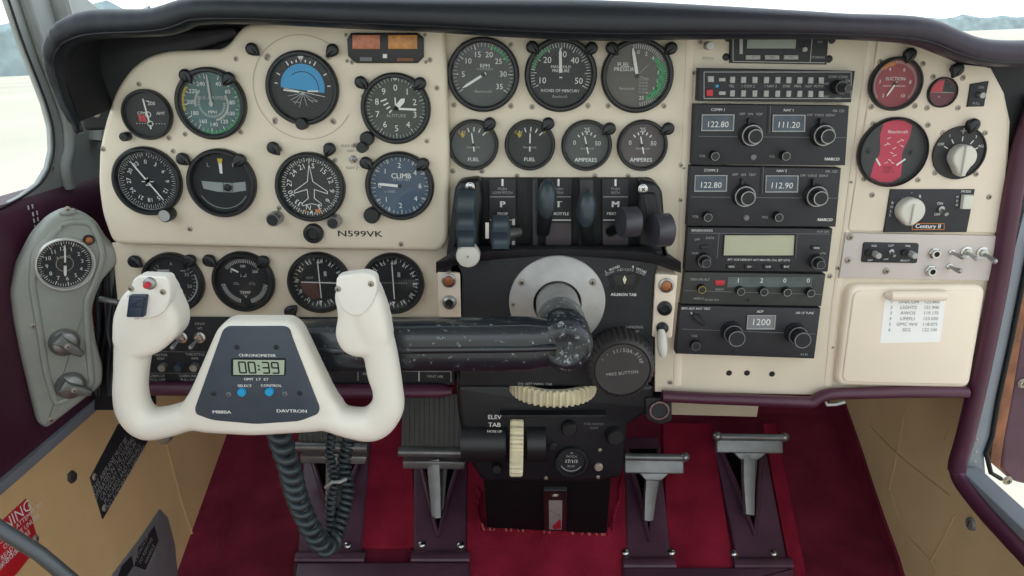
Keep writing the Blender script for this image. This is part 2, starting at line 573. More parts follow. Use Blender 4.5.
# right wall, sill, door opening
FR = Fr((.667, 0, 0), (0, -1, 0), (0, 0, 1))
m = MB(TAN2)
m.prism(FR, [(-YW, -.02), (1.1, -.02), (1.1, .272), (-.05, .272), (-.06, .62), (-YW, .62)], -.012, 0)
struct(m.build('wall_right', smooth=0))
m = MB(TANS)
for pts in ([(905, 410), (897, 455), (889, 490)], [(870, 425), (899, 455), (950, 495)], [(949, 430), (945, 440)], [(889, 490), (905, 530), (930, 560), (945, 590)], [(955, 515), (940, 545), (930, 562)]):
    q = [FR(*FR.at(*p), .0005) for p in pts]
    m.sweep(spline([tuple(x) for x in q], 5), .0014, 6)
struct(m.build('trim_3'))

FT = PF(-.006)
tubepx = [(1040, 95), (1032, 118), (1023, 145), (1014, 185), (1008, 220), (1002, 260), (996, 295), (986, 345), (976, 392), (965, 438), (958, 462), (957, 470)]
low = [(957, 470), (962, 483), (984, 511), (1008, 537), (1040, 571)]
FS = Fr((.612, 0, 0), (0, -1, 0), (0, 0, 1))
q1 = [FT(*FT.at(*p), 0) for p in tubepx]
q2 = []
x0 = q1[-1].x
FSx = Fr((x0, 0, 0), (0, -1, 0), (0, 0, 1))
for p in low[1:]:
    q2.append(FSx(*FSx.at(*p), 0))
surr = thing('door_surround_roll', (.6, 0, .3), 'burgundy padded roll edging the open passenger doorway, beside the glovebox', 'door trim')
m = MB(PURP)
m.sweep(spline([tuple(x) for x in q1], 5), (.0112, .0125), 16, hint=(0, -1, 0))
m.sweep(spline([tuple(x) for x in q1[-1:] + q2], 6), (.0100, .0105), 16)
m.build('padded_roll', surr)
# jamb strip beside it
jamb = thing('door_jamb', (.63, 0, .3), 'blue-grey riveted metal jamb strip beside the burgundy door roll', 'door jamb')
FJ = PF(.004)
jp = [(1032, 100), (1022, 160), (1013, 215), (1004, 262), (994, 320), (984, 375), (974, 425), (962, 474), (986, 482), (984, 452), (990, 436), (996, 400), (1008, 345), (1019, 290), (1030, 235), (1060, 130), (1060, 100)]
m = MB(JAMB); m.prism(FJ, FJ.pts(jp), -.02, 0, .001)
m.build('jamb_strip', jamb)
m = MB(JAMB)
FJ2 = Fr((x0 + .022, 0, 0), (0, -1, 0), (0, 0, 1))
a, b = FJ2.at(975, 480)
c, d = FJ2.at(1040, 545)
m.prism(Fr((x0, 0, .309), (1, 0, 0), (0, 1, 0)), [(.004, -.9), (.034, -.9), (.034, .0), (.004, .0)], -.012, 0, .002)
m.build('sill_strip', jamb)
m = MB(SEAL)
q = [FJ(*FJ.at(*p), .002) for p in [(1031, 235), (1020, 290), (1009, 345), (997, 400), (991, 436), (985, 452), (990, 472), (1000, 478)]]
m.sweep([V(x) for x in q], (.003, .004), 8, hint=(0, -1, 0))
m.build('rubber_seal', jamb)
for p in [(1018, 193), (1014, 215), (1012, 242), (1006, 283), (998, 318), (993, 352), (983, 400), (977, 440), (976, 452), (975, 462)]:
    m = MB(SCREWM); a, b = FJ.at(*p)
    m.ball(FJ, a, b, 0, .0022, .0022, .0012, n=10, m=6); m.build('rivet', jamb)
# door, standing open outside
dr = bpy.data.objects.new('door_1', None); COL.objects.link(dr); struct(dr)
FD = PF(.035); dr.location = (.72, .035, .3)
dp = [(1001, 470), (1002, 440), (1010, 400), (1018, 350), (1026, 290), (1034, 240), (1300, 240), (1300, 500), (1030, 486), (1012, 482)]
m = MB(PURPD); m.prism(FD, rnd(FD.pts(dp), .02), -.035, 0, .006)
m.build('door_panel', dr)
m = MB(RUST); e = [(1028, 235), (1018, 290), (1008, 345), (1000, 400), (993, 440), (990, 462), (1000, 470), (1004, 440), (1012, 398), (1020, 348), (1030, 290), (1042, 235)]
m.prism(PF(.03), PF(.03).pts(e), -.02, 0, .001)
m.build('worn_edge', dr)
screws(dr, FD, [(1007, 480), (1022, 383)], 4, .001)
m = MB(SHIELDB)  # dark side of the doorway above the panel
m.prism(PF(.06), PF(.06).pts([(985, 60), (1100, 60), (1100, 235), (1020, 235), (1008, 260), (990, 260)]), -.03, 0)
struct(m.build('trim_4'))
jb = thing('hinge_bracket', P(1012, 110, .0), 'black metal bracket with bolts at the upper corner of the doorway', 'bracket')
m = MB(BLACKM); F = PF(.03)
m.prism(F, rnd(F.pts([(1000, 72), (1016, 78), (1030, 100), (1026, 135), (1012, 140), (1006, 110)]), .006), 0, .02, .004)
m.build('bracket_plate', jb)
screws(jb, F, [(1015, 100), (1017, 125), (1011, 133)], 3, .02)

m = MB(CARPETD)   # carpet lining that climbs the foot of the right wall
m.prism(FR, FR.pts([(846, 403), (858, 440), (872, 480), (886, 520), (900, 558), (912, 600), (840, 600), (800, 500), (800, 403)]), .0, .004, .001)
struct(m.build('trim_6'))
m = MB(mat('unseen_ceiling_lining', (190, 194, 197), .9))  # unseen cabin roof, added to dim the interior against the bright sky
m.prism(Fr((.04, -.8, 1.28), (1, 0, 0), (0, -1, 0)), [(-.62, -.72), (.62, -.72), (.62, 1.2), (-.62, 1.2)], -.02, 0)
struct(m.build('unseen_ceiling'))

# ================================================================== GLARESHIELD
gs = thing('glareshield', (0, -.07, .86), 'dark navy padded vinyl glareshield roll along the top of the instrument panel', 'glareshield')
st = [((79, 134), (81.5, 132.5)), ((67, 113), (77, 114)), ((56, 88), (69, 92)), ((49.5, 62), (65, 72)), ((50, 42), (67, 58)), ((57, 26), (74, 49)), ((72, 15), (86, 43)), ((95, 9.5), (103, 39.5)), ((125, 9), (126, 38)), ((150, 8.5), (150, 37)), ((167, 4), (170, 35.5)), ((183, -1), (185, 31)), ((205, -4), (202, 25)), ((256, -4), (256, 24.5)), ((350, -3), (350, 29)), ((440, -1.5), (440, 33)), ((520, -1), (520, 38)), ((600, 0), (600, 41)), ((680, 3.5), (680, 40)), ((760, 8), (760, 39)), ((810, 11), (810, 39)), ((850, 13.5), (848, 40)), ((890, 14.5), (886, 42)), ((918, 16.5), (905, 44)), ((938, 21.5), (922, 48)), ((957, 30), (940, 55)), ((976, 37), (962, 62)), ((1000, 40), (993, 66.5)), ((1040, 40), (1040, 66)), ((1100, 40), (1100, 66))]
FG = PF(-.075)
st2 = spline([a + b for a, b in st], 4)
rings = []; tops = []; bots = []
for k, s4 in enumerate(st2):
    A = FG(*FG.at(s4[0], s4[1])); B = FG(*FG.at(s4[2], s4[3]))
    c = (A + B) / 2; h = (A - B) / 2; dpt = .022 * min(1, h.length / .012 + .15)
    wr = .0004 * math.sin(k * 2.3) + (.0014 * math.sin(k * 2.1) * math.sin(k * .9) if k < 30 else 0)
    ring = []
    for j in range(20):
        a = 2 * math.pi * j / 20; ca, sa = math.cos(a), math.sin(a)
        ca = math.copysign(abs(ca) ** .8, ca)
        ring.append(c + h * ca + V((0, -1, 0)) * (sa * (dpt + wr)))
    rings.append(ring); tops.append(A); bots.append(B)
# white balance cast painted into the vinyl, from pilot-side navy to passenger-side plum
nt_ = SHIELD.node_tree; b_ = nt_.nodes['Principled BSDF']; src = b_.inputs['Base Color'].links[0].from_socket
tc_ = nt_.nodes.new('ShaderNodeTexCoord'); sp_ = nt_.nodes.new('ShaderNodeSeparateXYZ'); mr_ = nt_.nodes.new('ShaderNodeMapRange'); mx_ = nt_.nodes.new('ShaderNodeMix'); mx_.data_type = 'RGBA'
nt_.links.new(tc_.outputs['Object'], sp_.inputs[0]); nt_.links.new(sp_.outputs['X'], mr_.inputs['Value']); mr_.inputs['From Min'].default_value = .1; mr_.inputs['From Max'].default_value = .6
nt_.links.new(mr_.outputs['Result'], mx_.inputs['Factor']); nt_.links.new(src, mx_.inputs[6]); mx_.inputs[7].default_value = lin((56, 44, 60)); nt_.links.new(mx_.outputs[2], b_.inputs['Base Color'])
m = MB(SHIELD); m.loft(rings); m.build('padded_roll', gs, smooth=60)
m = MB(BLACK); m.sweep([r[7] for r in rings[8:-6]], .0011, 6); m.build('seam', gs)
m = MB(SHIELDB)
m.loft([[t + V((0, 0, -.004)), V((t.x * 1.02, .30, t.z - .012)), V((t.x * 1.02, .60, t.z - .03))] for t in tops[16:]], close=False, cap0=False, cap1=False)
m.build('deck', gs)
m = MB(SHIELDB)
m.loft([[b + V((0, .0, .003)), V((b.x * .99, -.03, b.z + .010)), V((b.x * .985, .012, b.z + .016))] for b in bots[2:]], close=False, cap0=False, cap1=False)
m.build('under_lip', gs)
bk = MB(SHIELDB); F = PF(.004)
bk.prism(F, F.pts([(62, 60), (110, 25), (300, 8), (700, 10), (960, 40), (1040, 60), (1040, 150), (1012, 260), (960, 380), (130, 300), (112, 210), (106, 128), (82, 128)]), -.01, 0)
bk.build('backing_board', gs)
m = MB(SHIELDB)  # leather cheek folded round inside the left end
F = PF(-.012); m.prism(F, rnd(F.pts([(70, 60), (100, 36), (150, 34), (235, 26), (240, 36), (150, 66), (122, 92), (108, 130), (82, 131)]), .008), -.012, 0, .004)
m.build('inner_cheek', gs)
screws(gs, PF(-.012), [(94, 105), (89, 93), (96, 113)], 3.5, 0)

# ================================================================== PANEL BOARDS
base = thing('instrument_board', P(560, 395, 0), 'cream painted main instrument board spanning the cockpit behind all the gauges', 'dashboard')
F0 = PF(0)
m = MB(CREAM)
m.prism(F0, F0.pts([(112, 243), (432, 240), (432, 20), (700, 20), (905, 40), (960, 64), (991, 68), (1004, 93), (1010, 122), (1007, 181), (1003, 225), (990, 300), (967, 386), (828, 390), (815, 395), (655, 392), (655, 330), (470, 330), (470, 318), (119, 318)]), -.004, 0, .001)
m.build('board_face', base)
m = MB(CREAM2)   # rounded vertical ribs at the seams
for pts in ([(691, 36), (684, 200), (677, 385)], [(872, 40), (857, 150), (846, 232), (836, 300), (828, 386)]):
    q = [F0(*F0.at(*p), -.001) for p in pts]
    m.sweep(spline([tuple(x) for x in q], 4), (.006, .003), 10, hint=(0, -1, 0))
m.build('seam_rib', base)
screws(base, F0, [(700, 42), (877, 66), (869, 34), (693, 73), (684, 168), (862, 167), (681, 200), (851, 182), (846, 236), (838, 268), (670, 382), (832, 347), (830, 276), (463, 45), (511, 45), (454, 105), (511, 106), (532, 107), (588, 106), (608, 106), (664, 106), (482, 171), (517, 176), (595, 176), (628, 176), (681, 165), (453, 171)], 2.2, 0)
for px, py in ((729, 373), (747, 373), (772, 374)):
    a, b = F0.at(px, py); s = F0.sc(px, py); m = MB(SEAL); m.lathe(F0, a, b, [(3 * s, .0), (2.8 * s, .0006), (2 * s, .0006), (0, .0003)], 20); m.build('panel_hole', base)

fp = thing('flight_instrument_board', P(280, 246, -.02), 'raised cream flight instrument board with rounded edges on the pilot side', 'instrument board')
FA = PF(-.02)
m = MB(CREAM)
m.prism(FA, rnd(FA.pts([(112, 245), (101, 215), (97, 185), (98, 150), (104, 122), (114, 92), (128, 70), (145, 57), (165, 51), (220, 49), (228, 44), (243, 24), (330, 20), (443, 24), (446, 60), (449, 150), (448, 240), (440, 252), (300, 250)]), .012), -.018, 0, .007, 4)
m.build('board_face', fp)
screws(fp, FA, [(139, 84), (236, 59), (103, 149), (169, 138), (185, 134), (241, 132), (173, 151), (190, 229), (281, 149), (335, 160), (401, 244), (427, 141), (363, 96), (279, 208), (355, 145), (268, 56), (327, 56), (275, 122), (334, 122), (437, 88), (352, 62), (430, 60)], 2.1, 0)
RINGM = mat('scribed_line', (190, 180, 158), .6)
m = MB(CREAMD)   # thin ring scribed round the horizon gauge
F = FA.sub(304, 88); s = FA.sc(304, 88)
m.arc(F, 50 * s, 51 * s, 120, 410, .0004, RINGM, n=60)
m.build('scribed_ring', fp)
F = FA
m = MB(INK)
a, b = F.at(360, 234); m.text(F, 'N599VK', a, b, 6.0 * F.sc(360, 234), .0003, BLACK, sx=1.5, bold=.03)
m.build('registration_lettering', fp)
m = MB(INK); m.text(F, 'NAV BOTH', *F.at(352, 146), 3 * F.sc(350, 146), .0003, INK); m.text(F, 'NAV 2', *F.at(352, 168), 3 * F.sc(350, 146), .0003, INK)
m.text(F, 'NAV 1', *F.at(352, 151), 2.6 * F.sc(350, 146), .0003, INK)
m.build('switch_lettering', fp)
tg = thing('toggle_switch', P(353, 159, -.02), 'tiny steel toggle switch below the altimeter on the flight board', 'switch')
m = MB(STEEL); a, b = FA.at(353, 159); s = FA.sc(353, 159)
m.lathe(FA, a, b, [(4.2 * s, 0), (4 * s, .002), (2.6 * s, .003), (2.4 * s, .004)], 6); m.build('collar', tg)
m = MB(SCREWM); m.sweep([FA(a, b, .003), FA(a + .001, b - .002, .012)], [.0012, .0018], 8); m.build('bat_handle', tg)
bn = thing('black_push_knob', P(314, 233, -.02), 'round black knob on the lower edge of the flight board beside the registration', 'knob')
m = MB(BLACK); a, b = FA.at(314, 233); s = FA.sc(314, 233)
m.lathe(FA, a, b, [(10 * s, 0), (10 * s, .004), (9 * s, .007), (6 * s, .0075), (5 * s, .005), (0, .005)], 32); m.build('knob_body', bn)

rb = thing('right_instrument_board', P(925, 236, 0), 'cream instrument board on the passenger side carrying the red gauges', 'instrument board')
F1 = PF(-.0035)
m = MB(CREAM2)
m.prism(F1, rnd(F1.pts([(879, 36), (905, 38), (960, 64), (990, 67), (1003, 92), (1008, 122), (1006, 181), (1001, 233), (848, 231), (862, 140)]), .006), -.0034, 0, .0015)
m.build('board_face', rb)
screws(rb, F1, [(880, 62), (923, 64), (871, 107), (915, 106), (933, 77), (927, 108), (958, 108), (963, 78), (873, 124), (928, 125), (864, 179), (918, 180), (943, 133), (985, 133), (935, 173), (976, 174), (989, 197), (872, 195), (905, 42)], 2.3, 0)

sp = thing('switch_plate', P(915, 280, 0), 'light grey switch plate with jacks and toggles above the glovebox', 'switch plate')
F2 = PF(-.005)
m = MB(GREYP); m.prism(F2, F2.pts([(846, 233), (999, 236), (989, 281), (839, 278)]), -.005, 0, .001); m.build('plate_face', sp)
screws(sp, F2, [(850, 237), (848, 260)], 3, 0)
screws(sp, F2, [(886, 271)], 3, 0)

gb = thing('glovebox', P(900, 386, 0), 'cream glovebox door with a pull lip and a frequency list taped on it', 'glovebox')
F3 = PF(-.003)
m = MB(CREAMD)
gp = F3.pts([(846, 283), (983, 283), (966, 386), (833, 383)])
m.prism(F3, rnd(gp, .014), -.003, .009, .006, 4)
m.prism(F3, rnd(inset(ccw(gp), .006), .012), .008, .011, .0025, 3)
m.build('door', gb)
m = MB(CREAMD); F = PF(-.013)
a, b = F.at(885, 294); c, d = F.at(945, 294)
m.sweep([F(a, b, .002), F(a + .004, b, .006), F(c - .004, d, .006), F(c, d, .002)], [(.004, .004), (.007, .007), (.007, .007), (.004, .004)], 12)
m.build('pull_lip', gb)
ppl = tag(None or (lambda mm: mm.build('paper_note'))(MB(PAPER).prism(PF(-.0143), PF(-.0143).pts([(885, 299), (946, 298), (940, 342), (880, 343)]), -.0003, 0)), 'white paper list of radio frequencies taped to the glovebox door', 'note')
m = MB(INK); F = PF(-.0146)
for i, (n_, t, fq) in enumerate([('1', 'UNICOM', '122.800'), ('2', 'LIGHTS', '121.900'), ('3', 'AWOS', '119.175'), ('4', 'LIFEFLI', '123.050'), ('5', 'GMC WX', '118.075'), ('6', 'SEG', '122.100')]):
    y = 302 + i * 5.6; k = i * .5
    s = F.sc(900, 300)
    m.text(F, n_, *F.at(892 - k, y), 3.4 * s, 0, INK); m.text(F, t, *F.at(909 - k, y), 3.4 * s, 0, INK, sx=1.05); m.text(F, fq, *F.at(932 - k, y), 3.4 * s, 0, INK)
m.build('typed_lines', ppl)
# faint scratches in the door
tr = thing('panel_edge_trim', P(815, 400, -.01), 'burgundy padded roll along the bottom edge below radios and glovebox', 'panel trim')
F = PF(-.012)
m = MB(PURP)
q = [F(*F.at(*p), 0) for p in [(662, 396), (700, 398), (750, 400), (800, 402), (812, 402), (820, 397), (832, 394), (870, 393), (915, 392), (967, 392)]]
m.sweep(spline([tuple(x) for x in q], 6), (.0075, .0085), 14, hint=(0, -1, 0)); m.build('padded_roll', tr)
tr2 = thing('panel_edge_trim', P(300, 392, -.01), 'burgundy padded roll below the black switch panel behind the white yoke', 'panel trim')
m = MB(PURP)
q = [F(*F.at(*p), 0) for p in [(132, 388), (200, 389), (300, 391), (400, 391), (440, 391), (452, 391)]]
m.sweep([V(x) for x in q], [(.009, .011)] * 4 + [(.009, .011), (.005, .006)], 14, hint=(0, -1, 0)); m.build('padded_roll', tr2)
# underside of the dashboard: dark box added to block light
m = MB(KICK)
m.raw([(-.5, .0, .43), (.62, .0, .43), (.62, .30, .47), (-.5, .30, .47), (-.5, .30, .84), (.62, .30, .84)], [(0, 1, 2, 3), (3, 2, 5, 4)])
m.build('underside_blocker', base)
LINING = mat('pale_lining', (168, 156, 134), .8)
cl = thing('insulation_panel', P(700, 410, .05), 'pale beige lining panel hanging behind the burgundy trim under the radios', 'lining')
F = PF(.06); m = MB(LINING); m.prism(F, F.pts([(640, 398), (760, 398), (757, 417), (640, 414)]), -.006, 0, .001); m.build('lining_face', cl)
hk = thing('hook', P(834, 404, -.02), 'small white wire hook under the panel trim below the glovebox corner', 'hook')
F = PF(-.018); m = MB(OFFW); q = [F(*F.at(*p), 0) for p in [(826, 402), (827, 405), (836, 404.5), (845, 402)]]
m.sweep(q, .002, 8); m.build('wire', hk)

# ================================================================== GAUGES
class Gauge:
    def __init__(s, name, label, px, py, hw, Y, face=FACE, cat='gauge', group=None, bez=.86, bmat=BEZ, hb=.009, plane=None):
        F = (plane or PF(Y)); Ff = Fr(F.o + F.n * hb, F.u, F.v); s.sc = Ff.sc(px, py); s.R = hw * s.sc * (.965 if px < 430 and not plane else 1); s.F = Ff.sub(px, py, -hb)
        s.t = thing(name, s.F.o, label, cat, group)
        s.r = s.R * bez
        m = MB(bmat)
        R, r = s.R, s.r
        m.lathe(s.F, 0, 0, [(R, 0), (R, hb * .55), (R * .985, hb * .85), (R * .95, hb), (r * 1.03, hb), (r * 1.0, hb * .8), (r * .985, .0012)], 64, cap=False)
        m.build('bezel', s.t)
        m = MB(face); m.poly(s.F, circ(0, 0, r * 1.0, 64), .0012); m.build('dial', s.t)
        s.m = MB(WHITE); s.w = .0016; s.hb = hb

    def ticks(s, n, a0, a1, r0, r1, wd=.014, mt=WHITE):
        for i in range(n + 1):
            a = R_(a0 + (a1 - a0) * i / n); c, q = math.sin(a) * s.r, math.cos(a) * s.r
            s.m.line(s.F, c * r0, q * r0, c * r1, q * r1, wd * s.r, s.w, mt)

    def nums(s, l, a0, a1, rr, h, mt=WHITE, rot=False, skip=()):
        for i, t in enumerate(l):
            if i in skip: continue
            a = R_(a0 + (a1 - a0) * i / max(1, len(l) - 1))
            s.m.text(s.F, str(t), math.sin(a) * rr * s.r, math.cos(a) * rr * s.r, h * s.r, s.w, mt, rot=-a if rot else 0)

    def text(s, t, x, y, h, mt=WHITE, sx=1, bold=0):
        s.m.text(s.F, t, x * s.r, y * s.r, h * s.r, s.w, mt, sx=sx, bold=bold)

    def arc(s, r0, r1, a0, a1, mt=WHITE, dw=0):
        s.m.arc(s.F, r0 * s.r, r1 * s.r, a0, a1, s.w + dw, mt)

    def line(s, x0, y0, x1, y1, wd, mt=WHITE, dw=0):
        s.m.line(s.F, x0 * s.r, y0 * s.r, x1 * s.r, y1 * s.r, wd * s.r, s.w + dw, mt)

    def poly(s, p, mt=WHITE, dw=0):
        s.m.poly(s.F, [(a * s.r, b * s.r) for a, b in p], s.w + dw, mt)

    def needle(s, ang, l0, l1, wd, mt=WHITE, x=0, y=0, tip=.35, name='needle', hub=True, w=.003):
        m = MB(mt); a = R_(ang); d = (math.sin(a), math.cos(a)); n = (d[1], -d[0]); r = s.r
        def p(l, k): return ((x + d[0] * l + n[0] * k) * r, (y + d[1] * l + n[1] * k) * r)
        m.prism(s.F, [p(l0, -wd / 2), p(l0, wd / 2), p(l1 * .8 if tip < 1 else l1, wd / 2), p(l1, wd * tip / 2), p(l1, -wd * tip / 2), p(l1 * .8 if tip < 1 else l1, -wd / 2)], w, w + .0006)
        if hub: m.lathe(s.F, x * r, y * r, [(.07 * r, .0018), (.07 * r, w + .001), (0, w + .001)], 16, FACE if mt is WHITE else mt)
        m.build(name, s.t)

    def knob(s, px, py, rpx, h=.014, mt=BEZ, face=None, name='adjusting_knob', plane=None):
        F = plane or PF(s.F.o.y); a, b = F.at(px, py); r = rpx * F.sc(px, py)
        m = MB(mt); m.lathe(F, a, b, [(r, 0), (r, h * .85), (r * .85, h)] + ([(r * .8, h)] if face else [(0, h)]), 24, cap=False)
        if face:
            m.lathe(F, a, b, [(r * .8, h), (r * .7, h * .96), (0, h * .96)], 24, face)
        m.build(name, s.t)

    def screwring(s, l, rpx=2.0):
        screws(s.t, Fr((0, s.F.o.y, 0)), l, rpx, 0)

    def done(s, glass=True):
        if s.m.v: s.m.build('markings', s.t, smooth=0)
        if glass:
            m = MB(GLASS); m.poly(s.F, circ(0, 0, s.r * 1.0, 48), s.hb * .78); m.build('cover_glass', s.t, smooth=0)
        return s


YA = -.02
# --- flight board
g = Gauge('small_round_gauge', 'small dial with one long white needle and a red patch, top left of flight board', 145, 115, 26, YA)
g.text('200', .22, .5, .17); g.text('CPM', -.3, .05, .14); g.text('AMT', .6, .05, .14)
g.poly([(-.5, -.02), (-.15, -.02), (-.1, -.35), (-.45, -.32)], RED); g.text('TC', -.3, -.18, .18, OFFW)
g.ticks(24, 0, 0, 0, 0)
for i in range(11): g.line(-.6 + i * .13, -.42, -.56 + i * .13, -.42, .03)
g.arc(.10, .14, 0, 360); g.m.arc(g.F, .1 * g.r, .14 * g.r, 0, 359, g.w + .0002, WHITE, cx=.05 * g.r, cy=-.42 * g.r, n=20)
g.needle(-8, -.25, 1.15, .07, x=.05, y=-.42, tip=.8); g.line(-.03, .62, .15, .6, .03)
g.knob(128, 136, 4.5, .012); g.done()

g = Gauge('airspeed_indicator', 'airspeed dial with a painted teal reflection tint and coloured arcs, upper left of the flight board', 209, 104, 37, YA, FACET)
g.ticks(36, 20, 350, .86, .98, .012); g.ticks(12, 20, 350, .80, .98, .025)
g.nums(['40', '60', '80', '100', '120', '140', '160', '180', '200', '220', '240'], 25, 335, .68, .13)
g.arc(.90, .97, 60, 150, GREEN); g.arc(.90, .97, 150, 200, GREEN); g.arc(.9, .97, 255, 305, YEL); g.arc(.5, .57, 60, 170, OFFW); g.arc(.5, .57, 260, 320, OFFW)
g.ticks(30, 90, 300, .38, .46, .012); g.text('TRUE AIRSPEED', 0, .18, .11, OFFW); g.text('MPH', 0, -.28, .1)
g.needle(-3, -.1, .92, .07, OFFW); g.done()

g = Gauge('attitude_indicator', 'artificial horizon with a blue upper half, top of the flight board', 301, 88.5, 38, YA)
sky = [(.84 * math.sin(R_(a)), .84 * math.cos(R_(a))) for a in range(-78, 108, 6)]
g.poly([(.70 * math.sin(R_(a)), .70 * math.cos(R_(a)) + .05) for a in list(range(-92, 112, 6))], SKYB)
for a, l in ((-60, .12), (-30, .14), (-20, .08), (-10, .08), (0, .14), (10, .08), (20, .08), (30, .14), (60, .12), (85, .1), (-80, .1)):
    c, q = math.sin(R_(a)), math.cos(R_(a)); g.line(c * .80, q * .80, c * (.8 + l), q * (.8 + l), .035, dw=.0004)
g.line(-.62, -.06, -.12, -.12, .045, dw=.0006); g.line(.15, -.09, .5, -.09, .045, dw=.0006)
g.line(-.6, 0.0, .7, -.26, .015, dw=.0005)
for x0, y0, x1, y1 in ((-.5, -.25, 0, -.15), (-.42, -.38, 0, -.15), (-.3, -.5, 0, -.15), (-.15, -.6, 0, -.15), (.1, -.55, 0, -.15), (.3, -.45, 0, -.15), (.45, -.4, 0, -.15), (-.35, -.42, -.1, -.45), (.15, -.35, .45, -.42)):
    g.line(x0, y0, x1, y1, .014, OFFW, .0005)
g.poly([(-.1, .98), (.1, .98), (0, .8)], WHITE, .0004); g.arc(.50, .52, -40, 100, FACE, .0006)
g.m.lathe(g.F, 0, -.15 * g.r, [(.05 * g.r, .002), (.05 * g.r, .003), (0, .003)], 12, OFFW)
g.knob(304, 123, 6, .014); g.screwring([(267, 58), (329, 57), (275, 120), (333, 121)], 2.4); g.done()

g = Gauge('altimeter', 'altimeter dial numbered 0 to 9, upper right of the flight board', 395, 109, 36.5, YA, FACEG)
g.ticks(50, 0, 360, .88, .98, .012); g.ticks(10, 0, 360, .82, .98, .022)
for i in range(10):
    a = R_(36 * i); g.text(str(i), math.sin(a) * .66, math.cos(a) * .66, .2)
g.poly([(-.08, .98), (.08, .98), (0, .86)])
for i in range(4): g.line(-.5 + i * .09, .12 - i * .12 + .1, -.3 + i * .05, .28 - i * .12 + .02, .045)
g.text('ALTITUDE', 0, -.24, .1, OFFW)
g.needle(92, .1, .68, .07, tip=1); g.needle(42, .08, .45, .16, tip=.1, name='needle', hub=True); g.needle(-2, .1, .36, .04, tip=1)
g.knob(364, 146, 5.5, .017, BEZ, BLACK); g.knob(368, 138, 7, .010, BEZ, name='knob_boss'); g.done()

g = Gauge('radio_compass', 'bearing dial with a long crossed double needle, lower left of the flight board', 145, 182, 36, YA)
g.ticks(72, 0, 360, .84, .94, .012); g.ticks(36, 0, 360, .80, .96, .016)
g.nums(['0', '3', '6', '9', '12', '15', '18', '21', '24', '27', '30', '33'], 0, 330, .64, .14, rot=True)
g.arc(.97, .99, 150, 330, OFFW)
g.needle(-36, .0, .82, .045, tip=.4); g.needle(144, .0, .8, .045, tip=.4)
g.line(-.2, -.02, .2, -.02, .03, dw=.0008); g.line(0, .12, 0, -.16, .03, dw=.0008); g.line(-.08, -.14, .08, -.14, .03, dw=.0008)
g.knob(170, 213, 7, .016, BEZ, OFFW); g.done()

g = Gauge('turn_and_slip_indicator', 'dark turn and slip dial with a pale ball tube across it', 220, 184, 36, YA)
g.poly([(-.70, .06), (-.2, .02), (.3, .0), (.78, .05), (.78, -.25), (.3, -.32), (-.2, -.3), (-.66, -.2)], mat('ball_tube_pale', (150, 160, 158), .3, var=.06))
g.poly([(-.06, .75), (.06, .75), (.045, .32), (-.045, .32)], WHITE, .0004); g.poly([(-.09, .82), (.09, .82), (.06, .66), (-.06, .66)], YEL, .0006)
g.text('L', -.42, .6, .14, OFFW); g.text('R', .44, .6, .14, OFFW)
g.line(.03, .02, .03, -.3, .02, FACE, .0006); g.line(.33, .02, .33, -.3, .02, FACE, .0006)
g.arc(.86, .88, 120, 240, OFFW)
m = MB(BLACK); m.ball(g.F, .18 * g.r, -.15 * g.r, .0035, .13 * g.r, .13 * g.r, .003); m.build('slip_ball', g.t)
g.done()

g = Gauge('heading_indicator', 'heading dial with a white aeroplane outline, centre bottom of the flight board', 309, 188, 36.5, YA)
g.ticks(72, 0, 360, .86, .94, .022); g.ticks(36, 0, 360, .84, .97, .034)
g.nums(['N', '33', '30', '27', '24', '21', 'S', '15', '12', '9', '6', '3'], -170, 160, .70, .17, rot=True)
pl = [(0, .74), (.05, .45), (.09, .18), (.55, -.14), (.55, -.22), (.12, -.08), (.10, -.38), (.32, -.56), (.32, -.64), (0, -.56)]
pl = pl + [(-a, b) for a, b in pl[::-1][1:]]
g.m.path(g.F, [(a * g.r, b * g.r) for a, b in pl], .022 * g.r, g.w + .0006, WHITE, True)
g.poly([(-.04, .95), (.04, .95), (0, .74)]); g.poly([(.1, -.88), (.3, -.85), (.28, -.74), (.1, -.76)], ORNG, .0002); g.poly([(-.1, -.88), (0, -.9), (0, -.78)], WHITE, .0002)
g.poly([(-.3, -.82), (-.22, -.86), (-.2, -.8), (-.27, -.77)], ORNG, .0003)
g.knob(277, 217, 7, .018, STEEL, BLACK); g.knob(336, 220, 6.5, .018, STEEL, BLACK); g.done()

g = Gauge('vertical_speed_indicator', 'slate blue climb rate dial, lower right of the flight board', 399, 187, 36, YA, FACEB)
g.ticks(40, 275, 625, .87, .97, .014); g.ticks(12, 275, 625, .82, .97, .026)
for t, a in (('0', 270), ('1', 315), ('2', 0), ('4', 50), ('6', 90), ('4', 130), ('2', 180), ('1', 225)):
    g.text(t, math.sin(R_(a)) * .68, math.cos(R_(a)) * .68, .17)
g.text('CLIMB', .05, .33, .17, bold=.02); g.text('FT PER MIN', .05, .2, .08, OFFW); g.text('x 1000', -.35, -.2, .09, OFFW)
g.needle(275, -.05, .72, .09, tip=.7); g.knob(373, 214, 8, .012, BEZ); g.done()

